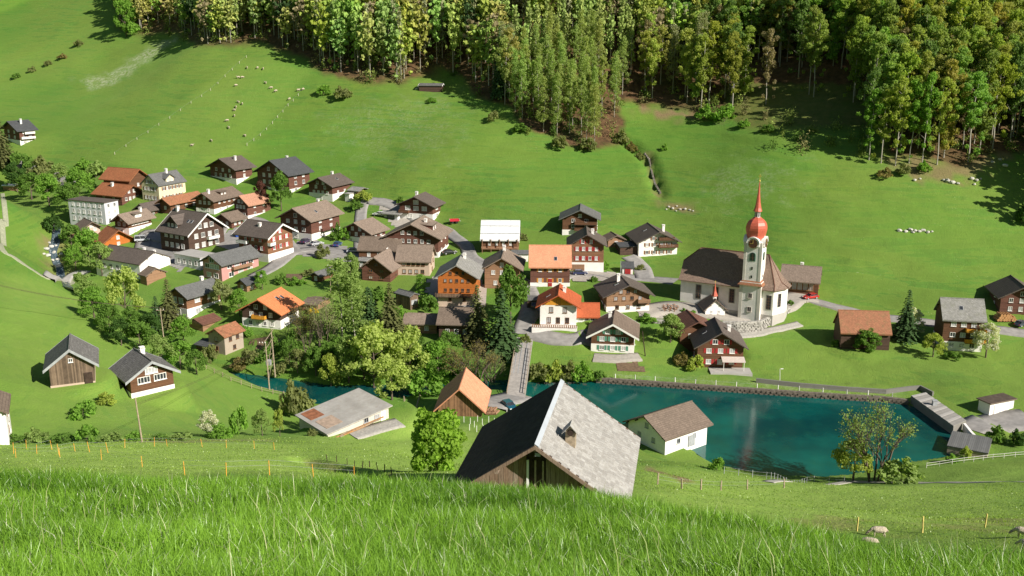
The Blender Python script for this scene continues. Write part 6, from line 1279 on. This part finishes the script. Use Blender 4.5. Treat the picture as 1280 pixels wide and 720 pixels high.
# ------------------------------------------------------------------ sheep
t = NT('wool'); n = t.noise(9, None, 4); t.base(t.ramp(n, .3, .7, (.36, .30, .22), (.60, .52, .40)), .95, .1); t.bump(n, .9, .05); WOOL = t.m
FACE = plain('sheep_face', (.30, .24, .18), .9, .2, 6)
def fused(name, tubes, mat, vox=.03):
    """tubes with tapering radii fused into one continuous skin"""
    mb = MB()
    for P, Rr in tubes: mb.tube(P, Rr, 10)
    me = mb.mesh(name, mat); o = bpy.data.objects.new('tmp', me); COL.objects.link(o); m = o.modifiers.new('r', 'REMESH'); m.mode = 'VOXEL'; m.voxel_size = vox; m2 = o.modifiers.new('s', 'SMOOTH'); m2.iterations = 4; m2.factor = .6
    dg = bpy.context.evaluated_depsgraph_get(); ev = bpy.data.meshes.new_from_object(o.evaluated_get(dg)); ev.name = name; bpy.data.objects.remove(o); ev.materials.clear(); ev.materials.append(mat)
    ev.polygons.foreach_set('use_smooth', [True]*len(ev.polygons)); return ev
def sheep_parts(graze):
    nk = (.74, 0, .46) if graze else (.70, 0, .92)
    tb = [([(-.60, 0, .66), (-.55, 0, .66), (-.40, 0, .66), (-.15, 0, .64), (.12, 0, .63), (.34, 0, .65), (.48, 0, .66), (.55, 0, .66)], [.06, .17, .25, .285, .28, .26, .19, .07]), ([(.38, 0, .68), (.56, 0, .64 if graze else .78), nk], [.19, .15, .10])]
    for x, y in ((.34, .13), (.30, -.13)): tb.append(([(x, y, .60), (x+.02, y, .36), (x, y, .22), (x+.01, y, .02)], [.11, .065, .045, .045]))
    for x, y in ((-.40, .14), (-.34, -.14)): tb.append(([(x, y, .62), (x+.05, y, .42), (x-.06, y, .25), (x-.03, y, .02)], [.14, .085, .045, .045]))
    body = fused('body', tb, WOOL)
    hz = .30 if graze else 1.02
    head = fused('head', [([(nk[0]-.04, 0, nk[2]+.04), (.84, 0, hz+.08 if graze else hz-.02), (.94, 0, hz-.06 if graze else hz-.08), (1.0, 0, hz-.14)], [.09, .10, .075, .045])], FACE, .02)
    mb = MB()
    for s in (-1, 1): mb.extrude([(.80, s*.08, hz+.12), (.78, s*.21, hz+.10), (.83, s*.20, hz+.04), (.86, s*.08, hz+.07)], (.01, 0, .03))
    ears = mb.mesh('ears', FACE); tl = MB().tube([(-.58, 0, .68), (-.66, 0, .58), (-.66, 0, .42)], [.06, .05, .03], 6).mesh('tail', WOOL, True); return body, head, ears, tl
SH = {True: sheep_parts(True), False: sheep_parts(False)}
def sheep(P, rz, graze, label, group=None, s=1.0):
    root = tag(empty('sheep', P, rz), label, 'sheep', group); root.scale = (s, s, s); b, hd, er, tl = SH[graze]
    obj('body', b, root); h = obj('head', hd, root); obj('ears', er, h); obj('tail', tl, root); return root
FS = [(309,86),(322,86),(329,87),(298,98),(303,98),(295,108),(332,105),(339,111),(345,115),(373,114),(379,113),(362,125),(298,129),(303,131),(295,135),(293,139),(293,146),(284,152),(286,161),(306,171),(264,177),(240,183)]
loc = {0: 'highest sheep near the left pasture fence'}
for i, (u, v) in enumerate(FS):
    zone = 'in the shade patch near the forest edge' if 318 < u < 352 else 'by the right pasture fence' if u > 355 else 'in the top left corner of the pasture' if v < 110 else 'in the loose line down the middle of the pasture' if v < 165 and u > 280 else 'low in the pasture'
    sheep(ground(u, v), random.random()*6.28, i % 3 != 0, 'small white sheep '+zone, 'sheep '+zone, 1.1)
sheep(ground(1098, 671, 30), R(172), True, 'cream sheep grazing just behind the tall grass on the right', None, .80)
sheep(ground(1088, 677, 30)+Vector((0, 0, -.42)), R(160), True, 'pale sheep lying low in the grass below the grazing one', None, .75)
sheep(ground(1279, 673, 30), R(150), True, 'brownish sheep at the right picture edge', None, .82)
sheep(ground(1284, 690, 30), R(120), True, 'dark shaded sheep below the one at the right edge', None, .75)

# ------------------------------------------------------------------ vehicles
TYRE = plain('tyre', (.02, .02, .02), .8, .2); RIM = plain('rim', (.45, .45, .46), .35, .1); LAMP = plain('lamp_glass', (.8, .8, .78), .1, .05); REDL = plain('rear_lamp', (.5, .02, .02), .3, .05)
def paint_m(n, c):
    t = NT(n); t.base(c, .28, .5); t.b.inputs['Coat Weight'].default_value = .6; return t.m
def car(P, rz, col, label, van=False, pm=None):
    root = tag(empty('parked_car', P, rz), label, 'car'); L, W, Hh = (4.3, 1.75, 1.45) if not van else (4.7, 1.85, 1.95); m = pm or paint_m('car_paint', col)
    pr = [(-L/2, .32), (-L/2-.03, .62), (-L/2+.05, .88), (-L*.26+(.0 if not van else -.8), .95), (L*.20, .93), (L*.40, .80), (L/2, .62), (L/2+.03, .34)]
    mb = MB(); mb.extrude([(x, -W/2, z) for x, z in pr][::-1], (0, W, 0)); b = mb.build('body', m, root); bv = b.modifiers.new('b', 'BEVEL'); bv.width = .07; bv.segments = 2
    x0, x1, x2, x3 = (-L*.44, -L*.30, L*.06, L*.24) if not van else (-L*.48, -L*.45, L*.18, L*.32)
    mb = MB(); i = .16; mb.add([(x0, -W/2+.05, .88), (x3, -W/2+.05, .88), (x3, W/2-.05, .88), (x0, W/2-.05, .88), (x1, -W/2+i, Hh-.06), (x2, -W/2+i, Hh-.06), (x2, W/2-i, Hh-.06), (x1, W/2-i, Hh-.06)], [(0, 1, 5, 4), (1, 2, 6, 5), (2, 3, 7, 6), (3, 0, 4, 7), (4, 5, 6, 7)]); mb.build('windows', GLASS, root)
    mb = MB(); mb.box((x1+x2)/2, 0, Hh-.03, x2-x1+.1, W-2*i+.08, .08); r = mb.build('roof', m, root)
    for s in (-1, 1):
        for xx, x_ in ((x0, x1), (x3, x2), ((x0+x3)/2, (x1+x2)/2)): MB().tube([(xx, s*(W/2-.05), .9), (x_, s*(W/2-i+.0), Hh-.05)], .045, 4).build('pillar', m, r)
        MB().box(L/2-.05, s*W*.36, .66, .16, .36, .14).build('headlight', LAMP, root); MB().box(-L/2, s*W*.38, .72, .08, .25, .2).build('tail_light', REDL, root)
        MB().box(x3-.15, s*(W/2+.08), .95, .14, .18, .12).build('mirror', m, root)
        for xw in (-L*.31, L*.31):
            pts_ = [(xw, s*(W/2-.2), .32), (xw, s*(W/2+.02), .32)]; w = MB().tube(pts_, .32, 12).build('wheel', TYRE, root); MB().tube([(xw, s*(W/2-.02), .32), (xw, s*(W/2+.035), .32)], .2, 10).build('rim', RIM, w)
    return root
def pcar(u, v, deg, col, label, van=False): P = ground(u, v); return car(P+Vector((0, 0, .16)), R(deg), col, label, van)
pcar(636, 511, -62, (.01, .09, .13), 'teal blue car parked on the farm yard beside the tile roofed barn')
pcar(1013, 374, 200, (.45, .02, .015), 'small red car parked in front of the wooden building by the church')
pcar(725, 344, 4, (.02, .03, .09), 'dark blue car in front of the double garages')
pcar(562, 318, 20, (.025, .025, .03), 'black car at the lane bend below the highest chalet')
pcar(474, 270, 160, (.62, .62, .62), 'white car on the lane left of the highest chalet')
pcar(396, 307, 40, (.40, .41, .43), 'silver car at the corner of the dark street chalet')
pcar(382, 304, 70, (.05, .03, .08), 'dark purple car under the porch of the dark street chalet')
pcar(422, 308, 80, (.03, .07, .22), 'blue car in the shade left of the red brown chalet')
pcar(442, 316, 10, (.36, .39, .44), 'light grey car on the street in front of the long low roof')
pcar(178, 302, 15, (.55, .57, .60), 'silver van in the yard left of the hotel', True)
pcar(1277, 408, 30, (.05, .06, .09), 'dark car at the right picture edge below the logs')
pcar(668, 384, 90, (.10, .10, .11), 'dark grey car under the hedge covered shelter')
# red farm trailer on the upper terrace
P = ground(568, 279); root = tag(empty('farm_trailer', P, R(12)), 'small red farm trailer on the terrace right of the highest chalet', 'trailer'); RM = paint_m('red_paint', (.50, .03, .05))
MB().box(0, 0, .8, 3.2, 1.6, .12).build('bed', RM, root)
for y in (-.8, .8): MB().box(0, y, 1.12, 3.2, .08, .55).build('side_board', RM, root)
for x in (-1.6, 1.6): MB().box(x, 0, 1.12, .08, 1.6, .55).build('end_board', WHITE, root)
for y in (-.85, .85):
    for x in (-.7, .7): MB().tube([(x, y-.1, .38), (x, y+.1, .38)], .38, 10).build('wheel', TYRE, root)
MB().tube([(1.6, 0, .75), (3.0, 0, .5)], .06, 5).build('drawbar', METAL, root)
P = ground(298, 296); root = tag(empty('waste_container', P, R(20)), 'blue waste container on the hotel forecourt', 'container'); BL_ = paint_m('blue_paint', (.02, .09, .42))
mb = MB(); mb.add([(-.8, -.6, .15), (.8, -.6, .15), (.8, .6, .15), (-.8, .6, .15), (-1, -.75, 1.5), (1, -.75, 1.5), (1, .75, 1.5), (-1, .75, 1.5)], [(3, 2, 1, 0), (4, 5, 6, 7), (0, 1, 5, 4), (1, 2, 6, 5), (2, 3, 7, 6), (3, 0, 4, 7)]); mb.build('bin', BL_, root)
mb = MB(); mb.extrude([(-1.05, -.8, 1.5), (1.05, -.8, 1.5), (1.05, 0, 1.75), (-1.05, 0, 1.75)][::-1], (0, 0, .05)); mb.extrude([(-1.05, 0, 1.75), (1.05, 0, 1.75), (1.05, .8, 1.5), (-1.05, .8, 1.5)][::-1], (0, 0, .05)); mb.build('lid', BL_, root)
for x in (-.6, .6):
    for y in (-.45, .45): MB().tube([(x, y-.05, .1), (x, y+.05, .1)], .1, 8).build('caster', TYRE, root)

# ------------------------------------------------------------------ logs, crosses, rocks, awning, beds
P = ground(1243, 400); s_ = px_m(P); k = 0
for row, n in ((0, 7), (1, 6), (2, 4)):
    for j in range(n):
        x = P.x+.45+j*.72+row*.36; y = P.y; z = H(x, y)*.4+P.z*.6+.34+row*.6
        o = obj('cut_log', shared(('log', (j+row) % 3), lambda: MB().tube([(0, -1.3, 0), (0.02, 0, 0.01), (0, 1.3, 0)], [.36, .35, .34], 10).mesh('cut_log', LOGW)), None, (x, y, z), R(random.uniform(-4, 4)))
        tag(o, 'cut log with bright end in the %s layer of the stack at the far right' % ('bottom', 'middle', 'top')[row], 'log', 'stacked logs in the %s layer' % ('bottom', 'middle', 'top')[row])
P = ground(612, 517); s_ = px_m(P)
for j in range(9):
    r_ = .45+.12*(j % 3); o = obj('firewood_log', shared(('fw', j % 3), lambda: MB().tube([(-.9, 0, 0), (.9, .05, .02)], [.26, .24], 8).mesh('firewood_log', WALL['tan'])), None, (P.x+(j % 5)*.42-.2, P.y+.5*(j//5), P.z+.25+.42*(j//5)), R(70+random.uniform(-12, 12)))
    tag(o, 'brown firewood log heaped between the tile roofed barn and the blue car', 'log', 'firewood heap by the tile roofed barn')
for i, (u, v) in enumerate(((829, 388), (834, 387), (838, 388.5), (842, 387), (846, 389), (831, 391), (837, 391.5), (843, 391.5))):
    P = ground(u, v); root = tag(empty('grave_cross', P, R(-15)), 'brown wooden grave cross in the %s row left of the chapel' % ('back' if i < 5 else 'front'), 'cross', 'wooden crosses in the %s row' % ('back' if i < 5 else 'front'))
    obj('upright', shared('gu', lambda: MB().box(0, 0, .5, .22, .16, 1.6).mesh('upright', WALL['tan'])), root); obj('crossbar', shared('gc', lambda: MB().box(0, -.02, .95, .8, .14, .2).mesh('crossbar', WALL['tan'])), root)
    obj('little_roof', shared('gr', lambda: MB().extrude([(-.45, -.2, 1.22), (0, -.2, 1.5), (.45, -.2, 1.22), (.45, -.2, 1.28), (0, -.2, 1.56), (-.45, -.2, 1.28)][::-1], (0, .4, 0)).mesh('little_roof', ROOF['rust'])), root)
ROCK = plain('pale_rock', (.50, .48, .43), .9, .3, 1.5)
def rock_mesh(sd):
    bm = bmesh.new(); bmesh.ops.create_icosphere(bm, subdivisions=2, radius=.5); r_ = random.Random(sd)
    for v in bm.verts: v.co *= r_.uniform(.72, 1.12); v.co.z *= .75
    me = bpy.data.meshes.new('boulder'); bm.to_mesh(me); bm.free(); me.materials.append(ROCK); return me
RK = [rock_mesh(i) for i in range(5)]
def rock(u, v, w, label, group): P = ground(u, v); s_ = w/px_m(P); o = obj('boulder', RK[random.randrange(5)], None, P+Vector((0, 0, s_*.15)), random.random()*6, (s_, s_*.8, s_*.8)); tag(o, label, 'boulder', group)
for u, v, w in ((1184,227,9),(1190,229,8),(1197,230,6),(1180,226,6),(1215,224,7),(1221,226,6),(1218,231,5),(1226,224,4),(1256,208,8),(1250,200,6),(1240,203,5),(1143,226,6),(1150,224,4)): rock(u, v, w, 'pale boulder on the brown bank below the right forest', 'boulders below the right forest')
for u, v, w in ((1124,289,7),(1132,290,6),(1138,288,7),(1144,289,6),(1149,290,6),(1154,289,7),(1160,291,6),(1165,290,4),(1141,291,5)): rock(u, v, w, 'pale boulder in the stone row on the right meadow', 'stone row on the right meadow')
for u, v, w in ((836,259,4),(841,261,5),(846,258,3),(850,262,4),(856,262,5),(862,263,4),(866,264,3),(833,262,3),(845,264,3)): rock(u, v, w, 'small stone in the rubble patch at the end of the ditch', 'rubble at the end of the ditch')
for u, v, w in ((58,312,8),(64,309,7),(60,320,7),(68,316,6),(72,325,6),(66,326,6),(76,318,5),(55,318,5),(70,308,5),(62,304,5)): rock(u, v, w, 'pale boulder in the brook bed left of the village', 'boulders in the brook bed')
for u, v, w in ((548,110,5),(524,109,6),(521,112,5)): rock(u, v, w, 'white stone beside the cattle hut under the forest', 'stones beside the cattle hut')
# white water of the brook
t = NT('brook_water'); n = t.noise(1.6, None, 5, .7); t.base(t.ramp(n, .55, .72, (.05, .075, .09), (.60, .64, .68)), .2, .5); t.bump(n, .5, .1)
strip('brook_water', [(72, 282), (70, 300), (66, 314), (70, 328), (76, 345), (86, 362)], 2.3, t.m, .15)
strip('path_bridge', [(62, 350), (85, 349), (112, 342)], 2.6, CONC, .5)
# awning and terraces
rt, w_, l_, he_ = HOUSES['redwhite']
mb = MB(); mb.extrude([(w_*.02, -l_/2-.05, 2.75), (w_*.52, -l_/2-.05, 2.75), (w_*.52, -l_/2-2.6, 2.2), (w_*.02, -l_/2-2.6, 2.2)], (0, 0, .07)); mb.build('awning', plain('awning_cloth', (.55, .47, .42), .85, .1), rt)
for x in (w_*.05, w_*.49): MB().box(x, -l_/2-2.5, .9, .1, .1, 2.6).build('awning_post', WHITE, rt)
MB().box(w_*.2, -l_/2-2.2, -.9, w_*.9, 4.2, 2.0).build('terrace', CONC, rt)
rt, w_, l_, he_ = HOUSES['whiteorange']
MB().box(-.8, -l_/2-1.1, -1.2, w_+2.2, 2.2, 2.5).build('terrace', WALL['white'], rt)
mb = MB(); mb.box(-.8, -l_/2-2.15, .95, w_+2.2, .06, .08)
for k in range(24): mb.box(-.8-(w_+2.2)/2+(k+.5)*(w_+2.2)/24, -l_/2-2.15, .5, .3, .05, .75)
tag(mb.build('terrace_railing', WALL['tan'], rt), kind='stuff')
rt, w_, l_, he_ = HOUSES['whiteroof']
for k in range(5): MB().box(-w_/2-1.0, -l_/2+.3+k*(l_-.6)/4, 1.0, .18, .18, 5.0).build('porch_post', WALL['tan'], rt)
MB().box(-w_/2-.6, 0, .35, 1.1, l_, .16).build('porch_floor', WALL['tan'], rt)
mb = MB()
for k in range(5): mb.box(0, -l_/2+.7+k*(l_-1.4)/4, 0, .01, .01, .01)
sl_t = math.tan(R(43))
for f in (.35, .8): MB().box(-w_/2*f, 0, he_+w_/2*sl_t*(1-f)+.48, .12, l_+.5, .16).build('snow_guard', METAL, rt)
rt, w_, l_, he_ = HOUSES['flowerchalet']
for k, (u, v) in enumerate(((388, 388), (391, 387), (394, 388))):
    P = ground(u, v+4); tree('flower_bush', ('left', 'middle', 'right')[k]+' yellow flowering bush beside the bright orange roofed chalet', P, 1.6, 1.8, 'bush', (.75, .60, .03), None, 'bush')
for name_, key, w2 in (('house', 'sextonbarn', 0),): pass
rt, w_, l_, he_ = HOUSES['longlow']
mb = MB(); mb.lathe([(.05, 0), (.35, .06), (.5, .16)], 12); o = mb.build('satellite_dish', WHITE, rt); o.location = (-w_/2-.7, l_*.02-3.2, he_+.4); o.rotation_euler = (R(20), R(-60), 0)
for u, v, c, q in ((697, 421, 'yel', 'left'),): pass
